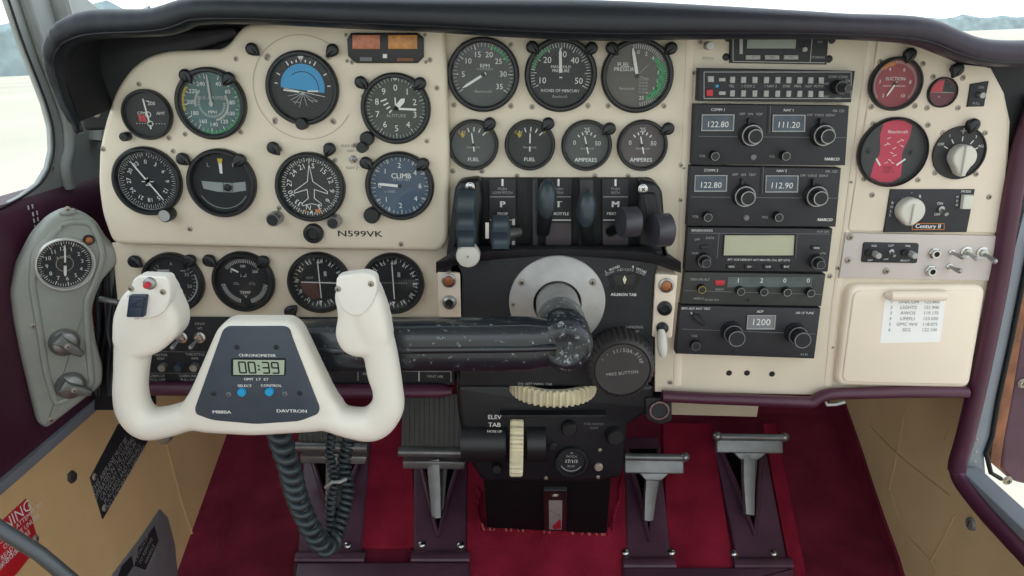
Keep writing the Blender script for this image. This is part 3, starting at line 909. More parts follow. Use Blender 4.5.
# --- row below the flight board
YB = 0
g = Gauge('twin_arc_gauge', 'dark twin arc dial half hidden by the left horn of the yoke', 171, 284, 32.5, YB)
g.ticks(12, 40, 160, .74, .88, .02, OFFW); g.ticks(12, 200, 320, .74, .88, .02, OFFW); g.text('R', 0, .7, .12, OFFW); g.line(-.55, .45, -.1, .45, .08, OFFW); g.line(.3, .45, .5, .45, .03, OFFW)
g.nums(['30', '20', '10'], 60, 150, .6, .13, OFFW); g.arc(.85, .9, 70, 150, OFFW); g.text('GYRO', 0, .05, .1, OFFW); g.done()
g = Gauge('engine_cluster_gauge', 'triple scale oil pressure and temperature dial left of the yoke hub', 242, 283, 32.5, YB)
g.ticks(20, -50, 50, .72, .86, .018); g.ticks(16, 100, 165, .72, .88, .018); g.ticks(16, 195, 260, .72, .88, .018)
g.text('PSI', 0, .22, .13); g.text('TEMP', 0, -.45, .12); g.text('OIL', -.3, -.1, .1, OFFW); g.text('CYL', .3, -.1, .1, OFFW); g.nums(['0', '100', '200'], -50, 50, .58, .1)
g.text('°F', 0, -.62, .1); g.needle(-62, .18, .5, .06, x=.0, y=.28, tip=.3); g.done()


def navdial(g, gs, horn):
    g.ticks(36, 0, 360, .84, .95, .014); g.ticks(12, 0, 360, .78, .95, .024)
    g.nums(['33', 'N', '3', '6', '9', '12', '15', '18', '21', '24', '27', '30'][1:] + ['33'], 185, 515, .8, .14, rot=True)
    for i in range(17): g.line(-.5 + i * .0625, -.02, -.5 + i * .0625, .03, .018, OFFW)
    g.poly([(-.06, .72), (.06, .72), (0, .88)]); g.poly([(-.06, -.72), (.06, -.72), (0, -.86)])
    g.m.box(g.F, .18 * g.r, .24 * g.r, .28 * g.r, .42 * g.r, g.w, g.w + .0003, mt=OFFW)
    g.needle(178, -.7, .6, .035, tip=1, x=.02, hub=False)
    if gs:
        g.poly([(-.72, 0), (-.1, 0), (0, -.6), (-.3, -.66), (-.62, -.4)], mat('brown_flag', (88, 60, 50), .5, var=.1)); g.needle(91, -.66, .66, .03, tip=1, hub=False, name='needle'); g.text('ADF', -.35, .16, .1, OFFW)
    g.done()


g = Gauge('course_indicator', 'course dial with crossed needles, just right of the yoke hub top', 318, 284, 33, YB)
navdial(g, True, None)
g = Gauge('course_indicator', 'course dial with a single upright needle behind the right yoke horn', 392, 285, 33, YB)
navdial(g, False, None)

# --- engine gauges
g = Gauge('tachometer', 'rpm dial numbered 5 to 35 with a green arc', 483, 75, 36.5, YB, FACEM)
g.ticks(35, -125, 125, .86, .97, .012); g.ticks(7, -125, 125, .8, .97, .025)
for t, a in (('5', -90), ('10', -50), ('15', -17), ('20', 17), ('25', 50), ('30', 88), ('35', 125)):
    g.text(t, math.sin(R_(a)) * .64, math.cos(R_(a)) * .64, .17)
g.arc(.84, .93, 14, 62, GREEN); g.text('RPM', .05, .27, .12); g.text('HUNDREDS', .05, .17, .07, OFFW); g.text('Beechcraft', 0, -.52, .09, OFFW)
g.needle(-122, -.1, .8, .08, tip=.15); g.done()
g = Gauge('manifold_pressure_gauge', 'manifold pressure dial numbered 10 to 50, middle of the upper engine gauges', 561, 75, 36.5, YB, FACE)
g.ticks(40, -115, 115, .84, .97, .016); g.ticks(8, -115, 115, .78, .97, .025)
for t, a in (('10', -108), ('20', -45), ('30', 4), ('40', 45), ('50', 108)):
    g.text(t, math.sin(R_(a)) * .62, math.cos(R_(a)) * .62, .19)
g.arc(.86, .94, -80, -22, GREEN); g.text('MANIFOLD', 0, .24, .09); g.text('PRESSURE', 0, .12, .09); g.text('INCHES OF MERCURY', 0, -.50, .09); g.text('Beechcraft', 0, -.68, .08, OFFW)
g.needle(-3, -.1, .82, .09, tip=.2); g.done()
g = Gauge('fuel_pressure_gauge', 'fuel pressure dial with a painted brownish reflection tint and green right edge', 638, 76, 36.5, YB, FACEBR)
g.ticks(40, -10, 170, .84, .97, .014); g.nums(['0', '2', '4', '5', '10', '15', '18', '20', '25'], 0, 165, .72, .12)
g.arc(.70, .84, 45, 155, GREEN); g.arc(.86, .94, 60, 140, GREEN); g.text('FUEL', -.45, .33, .13); g.text('PRESSURE', -.38, .19, .12); g.text('Beechcraft', -.3, -.40, .08, OFFW)
for k in range(5): g.text('75 PWR', .22, -.12 - k * .1, .06, OFFW)
g.line(0, 0, .35, .35, .015, OFFW); g.line(0, 0, .4, -.1, .015, OFFW)
g.needle(-13, -.05, .86, .1, tip=.3); g.done()
for px, lab, txt, face, ang in ((473, 'left fuel quantity dial, below the rpm dial', 'FUEL', FACEM, -8), (530, 'right fuel quantity dial, below left of the manifold pressure dial', 'FUEL', FACE, 0)):
    g = Gauge('fuel_gauge', lab, px, 145.5, 25.5, YB, face)
    g.ticks(4, -40, 45, .6, .8, .05); g.poly([(-.6, .5), (-.35, .62), (-.4, .4), (-.5, .3)], YEL); g.nums(['0', '', 'F'], -50, 50, .86, .15, YEL)
    g.text(txt, 0, -.68, .17, bold=.02); g.text('Beechcraft', 0, -.12, .1, OFFW); g.needle(ang, -.3, .55, .06, tip=.6); g.done()
for px, lab in ((587, 'ammeter dial reading 0 to 50, left one of the two'), (643, 'ammeter dial reading 0 to 50, beside the radio stack')):
    g = Gauge('ammeter', lab, px, 146, 25.5, YB, FACEM if px < 600 else mat('dial_warm_grey', (84, 76, 78), .6, var=.1))
    g.ticks(4, -42, 42, .48, .62, .05); g.text('25', 0, .68, .2); g.text('0', -.55, .1, .2); g.text('50', .52, .08, .2)
    g.text('AMPERES', 0, -.68, .18, bold=.03); g.text('Beechcraft', .05, -.15, .1, OFFW); g.needle(-14, -.4, .42, .06, tip=.6); g.done()

# --- right board
YR = -.0035
g = Gauge('suction_gauge', 'red faced suction dial at the top of the passenger side board', 898, 84, 26.5, YR, FACER, bez=.88)
g.ticks(50, -130, 130, .84, .95, .02); g.arc(.78, .95, -45, -8, ORNG); g.nums(['2', '3', '4', '6', '8', '10'], -140, 140, .66, .15)
g.text('SUCTION', 0, .2, .14); g.text('INCHES OF MERCURY', 0, -.1, .07); g.needle(-150, -.1, .6, .07, tip=.5); g.done()
g = Gauge('small_red_gauge', 'tiny dial split red and dark, right of the suction dial', 944, 92.5, 15, YR, mat('dial_dark_crimson', (104, 34, 52), .5), bez=.9, hb=.005)
g.poly([(0, 0), (.0, .9), (-.5, .75), (-.8, .4), (-.9, 0)], RED); g.poly([(0, .02), (0, .9), (.45, .8), (.85, .35), (.9, .02)], FACE)
for a, b in ((-.05, .35), (.2, .7), (.55, .4), (.3, .5), (-.2, -.3)): g.text('o', a, b, .16)
g.line(-.85, 0, .85, 0, .05, OFFW); g.done()
g = Gauge('triple_arc_gauge', 'large black dial with a crimson vertical band', 895, 153, 35, YR, mat('dial_plate_black', (40, 44, 48), .5), bez=.93)
band = [(-.40, .88), (-.1, .97), (.2, .96), (.48, .82), (.46, .45), (.34, .08), (.32, -.1), (.38, -.35), (.40, -.75), (.15, -.93), (-.2, -.93), (-.55, -.78), (-.50, -.35), (-.38, -.08), (-.38, .1), (-.46, .5)]
g.poly(band, mat('crimson_band', (196, 40, 76), .45, var=.08))
g.line(-.46, -.2, -.3, -.42, .05, dw=.0004); g.line(.45, -.2, .2, -.4, .05, dw=.0004); g.text('Beechcraft', .08, .62, .1, bold=.02); g.m.v = g.m.v
for i, (a, b) in enumerate(((-.22, .4), (-.2, .28), (-.28, .2), (.2, .4), (.1, .3), (.22, .22), (0, .1), (-.05, 0), (.05, -.12), (-.08, -.22), (-.18, -.35), (.02, -.3))):
    g.line(a, b, a + .1, b + .05 * (-1) ** i, .02, dw=.0004)
g.text('EGT', -.05, -.5, .11); g.text('x 100 °F', -.02, -.62, .08)
for x in (-.68, .62):
    g.m.arc(g.F, .09 * g.r, .11 * g.r, 180, 380, g.w + .0004, SEAL, cx=x * g.r, cy=0, n=14)
    g.m.lathe(g.F, x * g.r, 0, [(.06 * g.r, .0016), (.05 * g.r, .003), (0, .003)], 12, BLACK)
g.done()

g = Gauge('rotary_selector', 'black round plate with a large white pointer knob and radiating marks', 960, 153, 26.5, YR, mat('selector_plate', (40, 38, 40), .5), bez=.97, cat='selector switch', hb=.003)
for i, (a, t) in enumerate(((-65, 'OFF'), (-35, '1'), (0, '2'), (38, '3'), (68, 'ALL'))):
    c, q = math.sin(R_(a)), math.cos(R_(a)); g.line(c * .55 + .02, q * .5 - .05, c * .72 + .02, q * .68 - .05, .035); g.text(t, c * .86, q * .84 - .04, .10)
g.text('+', 0, .82, .3, OFFW, bold=.04)
m = MB(KNOBW); kn = [(math.cos(t) * .47, math.sin(t) * .47) for t in [R_(a) for a in range(-50, 232, 12)]] + [(-.12, -.68), (.02, -.76), (.14, -.68)]
m.prism(g.F, [(a * g.r, (b - .12) * g.r) for a, b in kn], .002, .016, .003)
m.prism(g.F, [(a * g.r, (b - .12) * g.r) for a, b in [(-.08, -.7), (.08, -.7), (.1, .45), (-.1, .45)]], .015, .019, .001)
m.build('pointer_knob', g.t); g.done(False)

# --- hooded post lights
PL = [(188, 75, -.02, 'black hooded post light, upper left of the teal airspeed dial'), (231, 78, -.02, 'black hooded post light, upper right of the teal airspeed dial'),
      (254, 49, -.02, 'black hooded post light, upper left of the artificial horizon'), (334, 50, -.02, 'black hooded post light, upper right of the artificial horizon'),
      (362, 82, -.02, 'black hooded post light, upper left of the altimeter'), (421, 83, -.02, 'black hooded post light, upper right of the altimeter'),
      (185, 158, -.02, 'black hooded post light, upper left of the turn and slip dial'), (242, 159, -.02, 'black hooded post light, upper right of the turn and slip dial'),
      (275, 147, -.02, 'black hooded post light, upper left of the heading dial'), (331, 148, -.02, 'black hooded post light, upper right of the heading dial'),
      (367, 162, -.02, 'black hooded post light, upper left of the climb rate dial'), (424, 163, -.02, 'black hooded post light, upper right of the climb rate dial'),
      (137, 260, 0, 'black hooded post light, upper left of the dial behind the left yoke horn'), (192, 259, 0, 'black hooded post light, upper right of the dial behind the left yoke horn'),
      (211, 259, 0, 'black hooded post light, upper left of the triple scale oil dial'), (265, 260, 0, 'black hooded post light, upper right of the triple scale oil dial'),
      (292, 310, 0, 'black hooded post light, lower left of the course dial with crossed needles'),
      (532, 47, 0, 'black hooded post light, upper left of the manifold pressure dial'), (591, 48, 0, 'black hooded post light, upper right of the manifold pressure dial'),
      (611, 48, 0, 'black hooded post light, upper left of the fuel pressure dial'), (670, 48, 0, 'black hooded post light, upper right of the fuel pressure dial'),
      (490, 123, 0, 'black hooded post light, upper right of the left fuel dial'), (548, 123, 0, 'black hooded post light, upper right of the right fuel dial'),
      (609, 128, 0, 'black hooded post light, upper right of the left ammeter'), (667, 128, 0, 'black hooded post light, upper right of the right ammeter'),
      (907, 54, -.0035, 'black hooded post light above the red suction dial'), (954, 69, -.0035, 'black hooded post light above the tiny red dial'), (970, 124, -.0035, 'black hooded post light above the white pointer knob plate')]
centres = [(145, 115), (209, 104), (301, 88), (395, 109), (145, 182), (220, 184), (309, 188), (399, 187), (171, 284), (242, 283), (318, 284), (392, 285), (483, 75), (561, 75), (638, 76), (473, 145), (530, 145), (587, 146), (643, 146), (898, 84), (944, 92), (960, 153)]
for px, py, Y, lab in PL:
    F = PF(Y); cx, cy = min(centres, key=lambda c: math.dist(c, (px, py)))
    ang = math.atan2(-(cy - py), cx - px)
    G = F.sub(px, py, 0, ang + math.pi / 2); s = F.sc(px, py)
    t = thing('post_light', G.o, lab, 'panel light', 'hooded post lights beside the gauges')
    r = 6.2 * s
    m = MB(SEAL if 0 else BEZ)
    tear = [(r * math.cos(a), r * math.sin(a)) for a in [R_(x) for x in range(-20, 201, 15)]] + [(-r * .7, -r * .8), (-r * .1, -r * 1.5), (r * .1, -r * 1.5), (r * .7, -r * .8)]
    m.prism(G, tear, .006, .0115, .0035, 4)
    m.build('hood', t)
    m = MB(BLACK); m.lathe(G, 0, 0, [(r * .75, 0), (r * .75, .001), (r * .5, .0015), (r * .5, .0065)], 16); m.build('post', t)

# annunciator
an = thing('marker_beacon_lamp_box', P(387, 48, -.02), 'black lamp box with two amber red windows above the altimeter', 'indicator lamps')
F = FA; 
def quad(x0, y0, x1, y1): return [(x0, y0), (x1, y0), (x1, y1), (x0, y1)]
m = MB(BEZ); m.prism(F, F.pts([(352, 33), (418, 33), (424, 38), (424, 57), (418, 63), (357, 63), (349, 56), (348, 39)]), 0, .006, .0015); m.build('housing', an)
for q, mt_, l in ((quad(353.5, 35, 381, 49), LAMPR, 'pinkish amber lamp window'), (quad(389, 35, 418, 49), LAMPA, 'orange amber lamp window')):
    m = MB(mt_); m.prism(F, F.pts(q), .005, .0072, .0008); m.build('lamp_window', an)['label'] = l
m = MB(OFFW)
m.prism(F, F.pts(quad(384, 54, 388, 58)), .005, .0075, 0, mt=WHITE); m.prism(F, F.pts(quad(361, 57, 373, 61)), .005, .0066, mt=INK); m.prism(F, F.pts(quad(398, 58, 414, 61)), .005, .0066, mt=RUST); m.build('test_switch', an)
screws(an, F, [(346, 35), (347, 61), (425, 35), (426, 62)], 1.6, 0)

# ================================================================== RADIO STACK
class Unit:
    def __init__(s, name, label, cat, quadpx, Y, th, mt=RADIO, bev=.0015, group=None, rad=0):
        s.F = PF(Y); c = s.F.at(sum(p[0] for p in quadpx) / 4, max(p[1] for p in quadpx))
        s.t = thing(name, s.F(c[0], c[1], 0), label, cat, group)
        m = MB(mt); p = s.F.pts(quadpx)
        if rad: p = rnd(p, rad)
        m.prism(s.F, p, -th, 0, bev, 2); m.build('housing', s.t)
        s.s = s.F.sc(*quadpx[0]); s.m = MB(WHITE)

    def text(s, t, px, py, h, mt=OFFW, sx=1, bold=0, w=.0003):
        a, b = s.F.at(px, py); s.m.text(s.F, t, a, b, h * s.s, w, mt, sx=sx, bold=bold)

    def line(s, x0, y0, x1, y1, wd=.6, mt=OFFW, w=.0003):
        s.m.line(s.F, *s.F.at(x0, y0), *s.F.at(x1, y1), wd * s.s, w, mt)

    def rect(s, x0, y0, x1, y1, wd=.8, mt=OFFW, w=.0004):
        for a in ((x0, y0, x1, y0), (x1, y0, x1, y1), (x1, y1, x0, y1), (x0, y1, x0, y0)): s.line(*a, wd, mt, w)

    def block(s, name, x0, y0, x1, y1, mt, h=.003, bev=.0008, w=0, label=None, skew=0):
        m = MB(mt); m.prism(s.F, s.F.pts([(x0, y0), (x1, y0), (x1 - skew, y1), (x0 - skew, y1)]), w, w + h, min(bev, h * .6), 2)
        o = m.build(name, s.t)
        if label: o['label'] = label
        return o

    def knob(s, px, py, r, h=.012, mt=BLACK, ring=None, cap=None, name='knob', inner=None, grip=None):
        F = s.F; a, b = F.at(px, py); r *= s.s; m = MB(mt)
        m.lathe(F, a, b, [(r * 1.08, 0), (r * 1.05, h * .3), (r, h * .35), (r, h * .9), (r * .93, h), (0, h)], 36, ripple=(1, .02))
        if ring: m.lathe(F, a, b, [(r * .95, h + .0001), (r * .93, h + .0004), (r * .86, h + .0004), (r * .84, h + .0001)], 36, ring, cap=False)
        top = h
        if inner:
            ri = r * inner; top = h * 2.3
            m.lathe(F, a, b, [(ri, h), (ri, top * .95), (ri * .92, top), (0, top)], 30, mt if not cap else cap)
            m.lathe(F, a, b, [(ri * .99, top * .97), (ri * .97, top + .0003), (ri * .88, top + .0003), (ri * .86, top)], 30, ring or OFFW, cap=False)
        m.build(name, s.t)

    def display(s, x0, y0, x1, y1, txt, mt=DISP, ink=WHITE, frame=OFFW, h=.7, seg=False, skew=.8, dy=1.5):
        m = MB(mt); m.prism(s.F, s.F.pts([(x0, y0), (x1, y0), (x1 - skew, y1), (x0 - skew, y1)]), 0, .0006); o = m.build('display', s.t)
        if frame:
            m = MB(frame); pp = ccw(s.F.pts([(x0, y0), (x1, y0), (x1 - skew, y1), (x0 - skew, y1)])); o2 = inset(pp, -.0012)
            for i in range(4):
                j = (i + 1) % 4; m.raw([s.F(*pp[i], .0006), s.F(*pp[j], .0006), s.F(*o2[j], .002), s.F(*o2[i], .002)], [(0, 1, 2, 3)])
                m.raw([s.F(*inset(pp, -.0002)[i], .002), s.F(*inset(pp, -.0002)[j], .002), s.F(*o2[j], .002), s.F(*o2[i], .002)], [(0, 1, 2, 3)])
            m.build('display_frame', s.t)
        if txt:
            a, b = s.F.at((x0 + x1) / 2 - skew / 2, (y0 + y1) / 2 + dy); hh = (y1 - y0) * h * s.s
            m = MB(ink)
            if seg: m.seg7(s.F, txt, a, b, hh, .0009)
            else: m.text(s.F, txt, a, b, hh, .0009, ink, sx=1.0)
            m.build('digits', s.t)

    def done(s):
        if s.m.v: s.m.build('lettering', s.t, smooth=0)


u = Unit('intercom_unit', 'small black unit with a pale narrow screen at the very top of the radio stack', 'radio', [(730.5, 34), (829, 36), (827, 64.5), (730.5, 63)], -.006, .006)
u.line(733, 37, 733, 61.5, .8); u.line(733, 61.5, 825, 62.8, .8); u.line(812, 39, 810, 62, .7)
u.display(747.5, 39.5, 796, 48.5, '', mat('lcd_grey', (140, 150, 138), .3), frame=None)
u.block('button', 739, 38.5, 742.5, 54, OFFW, .002)
for x in (745.5, 764.5, 783.5): u.block('button', x, 55, x + 14.5, 59.6, OFFW, .0022, .001)
u.text('PS', 752.5, 57.4, 2, INK, w=.0026); u.text('MEM', 771.5, 57.4, 2, INK, w=.0026); u.text('MSG', 790.5, 57.4, 2, INK, w=.0026)
u.knob(804, 49.5, 2.4, .004, OFFW); u.text('CRK', 820, 42, 2); u.text('STORMSC', 818, 57.5, 2.2); u.done()
screws(base, F0, [(728, 38), (726, 57), (832, 40), (829, 59)], 3, 0, BLACK)
kt = Unit('dimmer_control', 'tiny steel knob left of the small unit topping the radio stack', 'knob', [(704, 42), (711.5, 42), (711.5, 49.5), (704, 49.5)], -.002, .002, BLACK, rad=.003)
kt.knob(707.8, 45.8, 3.8, .012, STEEL); kt.text('', 0, 0, 1); kt.done()
m = MB(INK); m.text(F0, 'PITCH', *F0.at(708, 58.5), 2.6 * F0.sc(708, 58), .0003, INK); m.build('pitch_lettering', base)

u = Unit('audio_selector_panel', 'wide black audio selector with two rows of pale buttons, above both nav-com radios', 'radio', [(699.5, 68), (855.5, 71), (851.5, 102.5), (698, 101)], -.016, .016)
u.rect(704, 72, 851, 98.5, .7)
for i, x in enumerate((732.5, 743.5, 754.8, 766.3, 777.6, 788.6, 799.6, 810.5, 821)):
    for j, y in enumerate((79.5, 93)):
        u.block('button', x - 2.7, y - 3 + i * .08, x + 2.3 - j * .3, y + 3.4 + i * .08, OFFW, .003, .0008, skew=.4)
for y in (79.5, 93): u.block('button', 718.5, y - 1.8, 725, y + 1.9, OFFW, .003, .0008)
u.block('button', 707.5, 76, 713.5, 82, OFFW, .003); u.block('button', 706, 89.5, 712.5, 96, RED, .003, label='red square button'); u.knob(716.5, 86, 1.6, .003, CYAN, name='blue_lamp')
for t, x in (('TEL', 731.5), ('1 COM 2', 748), ('1 NAV 2', 770.5), ('DME', 786.5), ('MKR', 797.5), ('ADF', 808.5), ('AUTO', 818.5)): u.text(t, x, 86.3, 2.5)
for t, x, y in (('COM1 COM2', 838, 77), ('OFF', 826, 84), ('TEL', 848, 81), ('EXT', 826, 97), ('MIC', 838, 98.5)): u.text(t, x, y, 2.3)
u.knob(837, 87, 6.5, .014, BLACK, cap=KNOBG, inner=.6, ring=INK); u.done()


def navcom(dx, dy, c1, c2, f1, f2, quadpx, label):
    u = Unit('navcom_radio', label, 'radio', quadpx, -.014, .014, RADIO)
    X = lambda v: v + dx
    Yy = lambda v: v + dy
    u.line(X(698), Yy(136.3), X(846), Yy(137.6), .5, INK); u.line(X(768), Yy(105.5), X(767), Yy(133), 1.4, SEAL); u.line(X(770.5), Yy(105.5), X(769.5), Yy(133), .5, INK)
    u.display(X(702.5), Yy(115.3), X(733), Yy(129.8), f1, h=.4, dy=2, skew=.6); u.display(X(773.3), Yy(115.6), X(804), Yy(130.6), f2, h=.4, dy=2, skew=.6)
    for kx in (750.2, 821.4):
        u.knob(X(kx), Yy(134.6), 11, .009, BLACK, ring=OFFW, inner=.66, cap=BLACKM)
        u.block('mode_pointer', X(kx - 3.4), Yy(118), X(kx - 1), Yy(126), BLACK, .006)
    for kx in (713.2, 783.4): u.knob(X(kx), Yy(155.2), 4.4, .010, BLACK, ring=OFFW)
    u.knob(X(753), Yy(156.9), 2.8, .003, INK); 
    u.text(c1, X(718), Yy(109.8), 2.6, WHITE); u.text(c2, X(788.7), Yy(110.3), 2.6, WHITE); u.text('OFF   ON   TEST', X(751), Yy(114.2), 2.3); u.text('OFF  VOICE  IDENT', X(821), Yy(115.2), 2.3)
    u.text('VOL', X(702.5), Yy(156), 2.4); u.text('VOL', X(772), Yy(156.6), 2.4); u.text('NARCO', X(832), Yy(159.2), 3.0, WHITE, bold=.05); u.text('MK 12D', X(838.5), Yy(111), 2.4)
    u.done()


navcom(0, 0, 'COMM 1', 'NAV 1', '122.80', '111.20', [(694.5, 104), (849.5, 106), (845.5, 165.5), (692, 164.5)], 'upper nav-com radio showing 122.80 and 111.20')
navcom(-7, 60.6, 'COMM 2', 'NAV 2', '122.80', '112.90', [(690.5, 166), (841.5, 168.5), (836, 227), (687, 226)], 'lower nav-com radio showing 122.80 and 112.90')

u = Unit('gps_receiver', 'black unit with a wide blank olive screen, under the lower nav-com radio', 'radio', [(688, 227.3), (833, 229), (828, 272), (684.5, 271)], -.014, .014)
u.display(724.6, 235, 794.5, 255.3, '', LCDY, frame=SEAL, skew=1.2)
u.line(690, 233, 830, 234, .5, INK); u.text('BENDIX/KING', 702, 230.5, 2.4, WHITE); u.text('KLN 35A', 823, 231.6, 2.2)
u.line(719, 234, 717, 258, .5, INK); u.line(797, 235, 795.5, 258, .5, INK)
u.text('APT VOR NDB INT ACT NAV FPL CAL SET OTH', 758.5, 260, 2.1, WHITE)
for t, x in (('MSG', 731), ('D+', 749), ('CLR', 767.5), ('ENT', 786)):
    u.block('button', x - 4.5, 264, x + 4.5, 268.5, BLACK, .002); u.text(t, x, 266.3, 2.1, WHITE, w=.0025)
u.block('button', 811, 245.3, 820, 249.7, BLACK, .002); u.text('CRSR', 815.6, 247.6, 1.9, WHITE, w=.0025); u.text('DTA', 823, 253.5, 2)
u.knob(703, 259.5, 7, .008, BLACK, inner=.62, ring=INK); u.knob(815.5, 261, 7, .008, BLACK, inner=.62, ring=INK)
u.text('OFF', 697, 239.5, 2.2); u.text('DATA', 710, 238, 2.2); u.text('CRSR', 695, 253.3, 2); u.block('button', 700, 245, 708, 249, BLACK, .003); u.done()

u = Unit('transponder', 'thin olive black transponder with four small ringed knobs and a red lamp', 'radio', [(685, 272), (826, 274.5), (821.5, 306.5), (681, 304)], -.014, .014, RADIO2)
u.display(728, 277, 812, 287, '', mat('window_grey_green', (84, 96, 96), .35, var=.25, scale=40), frame=None)
for t, x in (('1', 738), ('2', 761.5), ('0', 784.5), ('0', 808)): u.text(t, x, 280.5, 4.6, WHITE, w=.001)
u.block('reply_lamp', 715, 280, 724.5, 285, RED, .0015, label='red reply lamp'); u.text('IDENT', 719.5, 289.5, 2.1)
u.knob(700.5, 287.6, 4, .009, BLACK, ring=YEL)
for x, y in ((739, 289.6), (762, 290), (785.2, 290.4), (808.5, 291.2)): u.knob(x, y, 4.1, .009, BLACK, ring=OFFW)
u.text('STBY ON ALT', 700, 279.5, 2.2); u.line(685, 290.5, 823, 294.5, .5, INK); u.text('NARCO', 699, 298.5, 2.1); u.text('AT150 TSO', 712, 300, 2); u.knob(748, 300, 1.2, .001, SEAL); u.done()

u = Unit('adf_receiver', 'bottom radio of the stack with a small white number window between two big knobs', 'radio', [(680.5, 305.5), (821, 308.5), (814.5, 359), (676, 354)], -.016, .016)
u.display(748, 315.5, 774.5, 328, '1200', mat('white_digit_window', (128, 130, 134), .35), WHITE, h=.55, skew=1, dy=.5)
u.line(682, 329, 816, 334, .5, INK); u.text('ADF', 760, 311.6, 2.5, WHITE); u.text('BFO ADF ANT TEST', 696, 308.6, 2.3, WHITE); u.text('100 10 TUNE', 804.5, 313, 2.3, WHITE); u.text('VOL', 694.5, 336, 2.2)
for x, y in ((731, 331), (795, 332.5)): u.knob(x, y, 10, .012, BLACKM, inner=.84, ring=INK)
u.knob(694.6, 344, 4.8, .008, BLACK, ring=INK)
m = MB(BLACK); a, b = u.F.at(697.5, 318.5); r = 6 * u.s
G = u.F.sub(697.5, 318.5, 0, -.75); m.lathe(G, 0, 0, [(r * .8, 0), (r * .8, .003), (0, .003)], 20); m.prism(G, [(-r * 1.3, -r * .3), (r * 1.3, -r * .3), (r * 1.3, r * .3), (-r * 1.3, r * .3)], .002, .008, .001); m.build('mode_knob', u.t)
u.line(691, 312, 692.5, 315, 1, WHITE); u.text('KR 85', 804, 354.5, 2); u.knob(733, 351.5, 1.6, .001, SEAL); u.done()

# --- passenger side units
u = Unit('autopilot_console', 'black autopilot plate with a cream pointer knob and a Century II badge', 'autopilot control', [(891, 189.5), (975.5, 189.5), (967, 232.5), (884, 232.5)], -.0065, .003, RADIO)
G = u.F.sub(907.5, 209.5); s = u.s; m = MB(KNOBW)
r = 13 * s; m.prism(G, [(math.cos(R_(a)) * r, math.sin(R_(a)) * r) for a in range(-55, 236, 10)] + [(-r * .25, -r * 1.12), (r * .2, -r * 1.12)], 0, .014, .004, 4); m.prism(G, [(-r * .12, -r), (r * .16, -r), (r * .12, r * .6), (-r * .1, r * .6)], .0135, .0165, .001); m.build('pointer_knob', u.t)
u.rect(912, 223.5, 944, 229.5, .6, ORNG); u.text('Century II', 928, 226.4, 4.4, WHITE, bold=.03)
for i, (x, y) in enumerate(((902.5, 196.5), (911.5, 194), (920, 196.5))): u.text('.LR'[i] if i != 1 else "'", x, y, 3.2, WHITE)
for i, c in enumerate('ROLL'): u.text(c, 892.5 - i * .8, 203 + i * 4, 2.6, WHITE)
u.text('ON', 940, 203.5, 2.6, WHITE); u.text('OFF', 937, 214.5, 2.6, WHITE); u.text('MODE', 966, 191.5, 2.4, WHITE)
u.block('rocker', 961.5, 194.5, 972.5, 208.5, KNOBW, .006, .002, skew=2)
for i, c in enumerate('HDG'): u.text(c, 957.5 - i * .4, 197 + i * 4, 2.3, WHITE)
m = MB(STEEL); a, b = u.F.at(941, 209); m.lathe(u.F, a, b, [(3.4 * s, 0), (3.2 * s, .002), (2 * s, .0025)], 12); m.sweep([u.F(a, b, 0), u.F(a + .001, b - .004, .012)], [.0016, .0026], 10); m.build('toggle', u.t); u.done()

u = Unit('dimmer_switch_plate', 'little black plate with two white-tipped knobs on the grey switch plate', 'switch', [(864, 242.5), (919.5, 243.5), (917.5, 263.5), (861.5, 262.5)], -.0075, .0025, RADIO, rad=.003)
for x in (874.5, 910.5): u.knob(x, 253.5, 3, .012, OFFW)
for x in (868, 904): u.knob(x, 252.5, 3.2, .003, SEAL)
u.text('ING', 874, 245.8, 2.1, WHITE); u.text('LGT', 891, 245.6, 2.1, WHITE); u.text('PNL', 908, 246, 2.1, WHITE)
u.text('DIM', 870, 260.3, 1.9, WHITE); u.text('OFF', 886, 259.3, 1.9, WHITE); u.text('BRIGHT', 905, 260.6, 1.9, WHITE)
m = MB(STEEL); a, b = u.F.at(891, 251.5); m.lathe(u.F, a, b, [(3 * s, 0), (2.8 * s, .002), (2 * s, .0025)], 12); m.sweep([u.F(a, b, 0), u.F(a, b - .003, .010)], [.0013, .002], 10); m.build('toggle', u.t); u.done()


def jack(px, py, F, r, label, name='headset_jack'):
    a, b = F.at(px, py); s = F.sc(px, py); t = thing(name, F(a, b, 0), label, 'jack')
    m = MB(CHROME); r *= s; m.lathe(F, a, b, [(r, 0), (r, .003), (r * .8, .004)], 6, cap=False); m.lathe(F, a, b, [(r * .75, .003), (r * .72, .007), (r * .45, .007), (r * .45, .001)], 20, cap=False); m.build('collar', t)
    m = MB(SEAL); m.lathe(F, a, b, [(r * .46, .0045), (0, .0045)], 16, cap=False); m.build('socket', t)


jack(934, 253, F2, 6, 'upper chrome headset jack on the grey switch plate'); jack(930, 270.5, F2, 6, 'lower chrome headset jack on the grey switch plate')


def toggle(px, py, F, L, label, mt, tx=1.0, r=6, dz=1.0):
    a, b = F.at(px, py); s = F.sc(px, py); t = thing('toggle_switch', F(a, b, 0), label, 'switch')
    m = MB(CHROME); m.lathe(F, a, b, [(r * s, 0), (r * s, .002), (r * s * .7, .0025), (r * s * .65, .006), (r * s * .4, .006)], 12); m.build('collar', t)
    m = MB(mt); m.sweep([F(a, b, .003), F(a + L * .5 * tx, b - L * .5 * dz, .012), F(a + L * tx, b - L * dz, .018)], [.0018, .0026, .0034], 12); m.ball(Fr(F(a + L * tx, b - L * dz, .018)), 0, 0, 0, .0034, .0034, .0034); m.build('bat_handle', t)


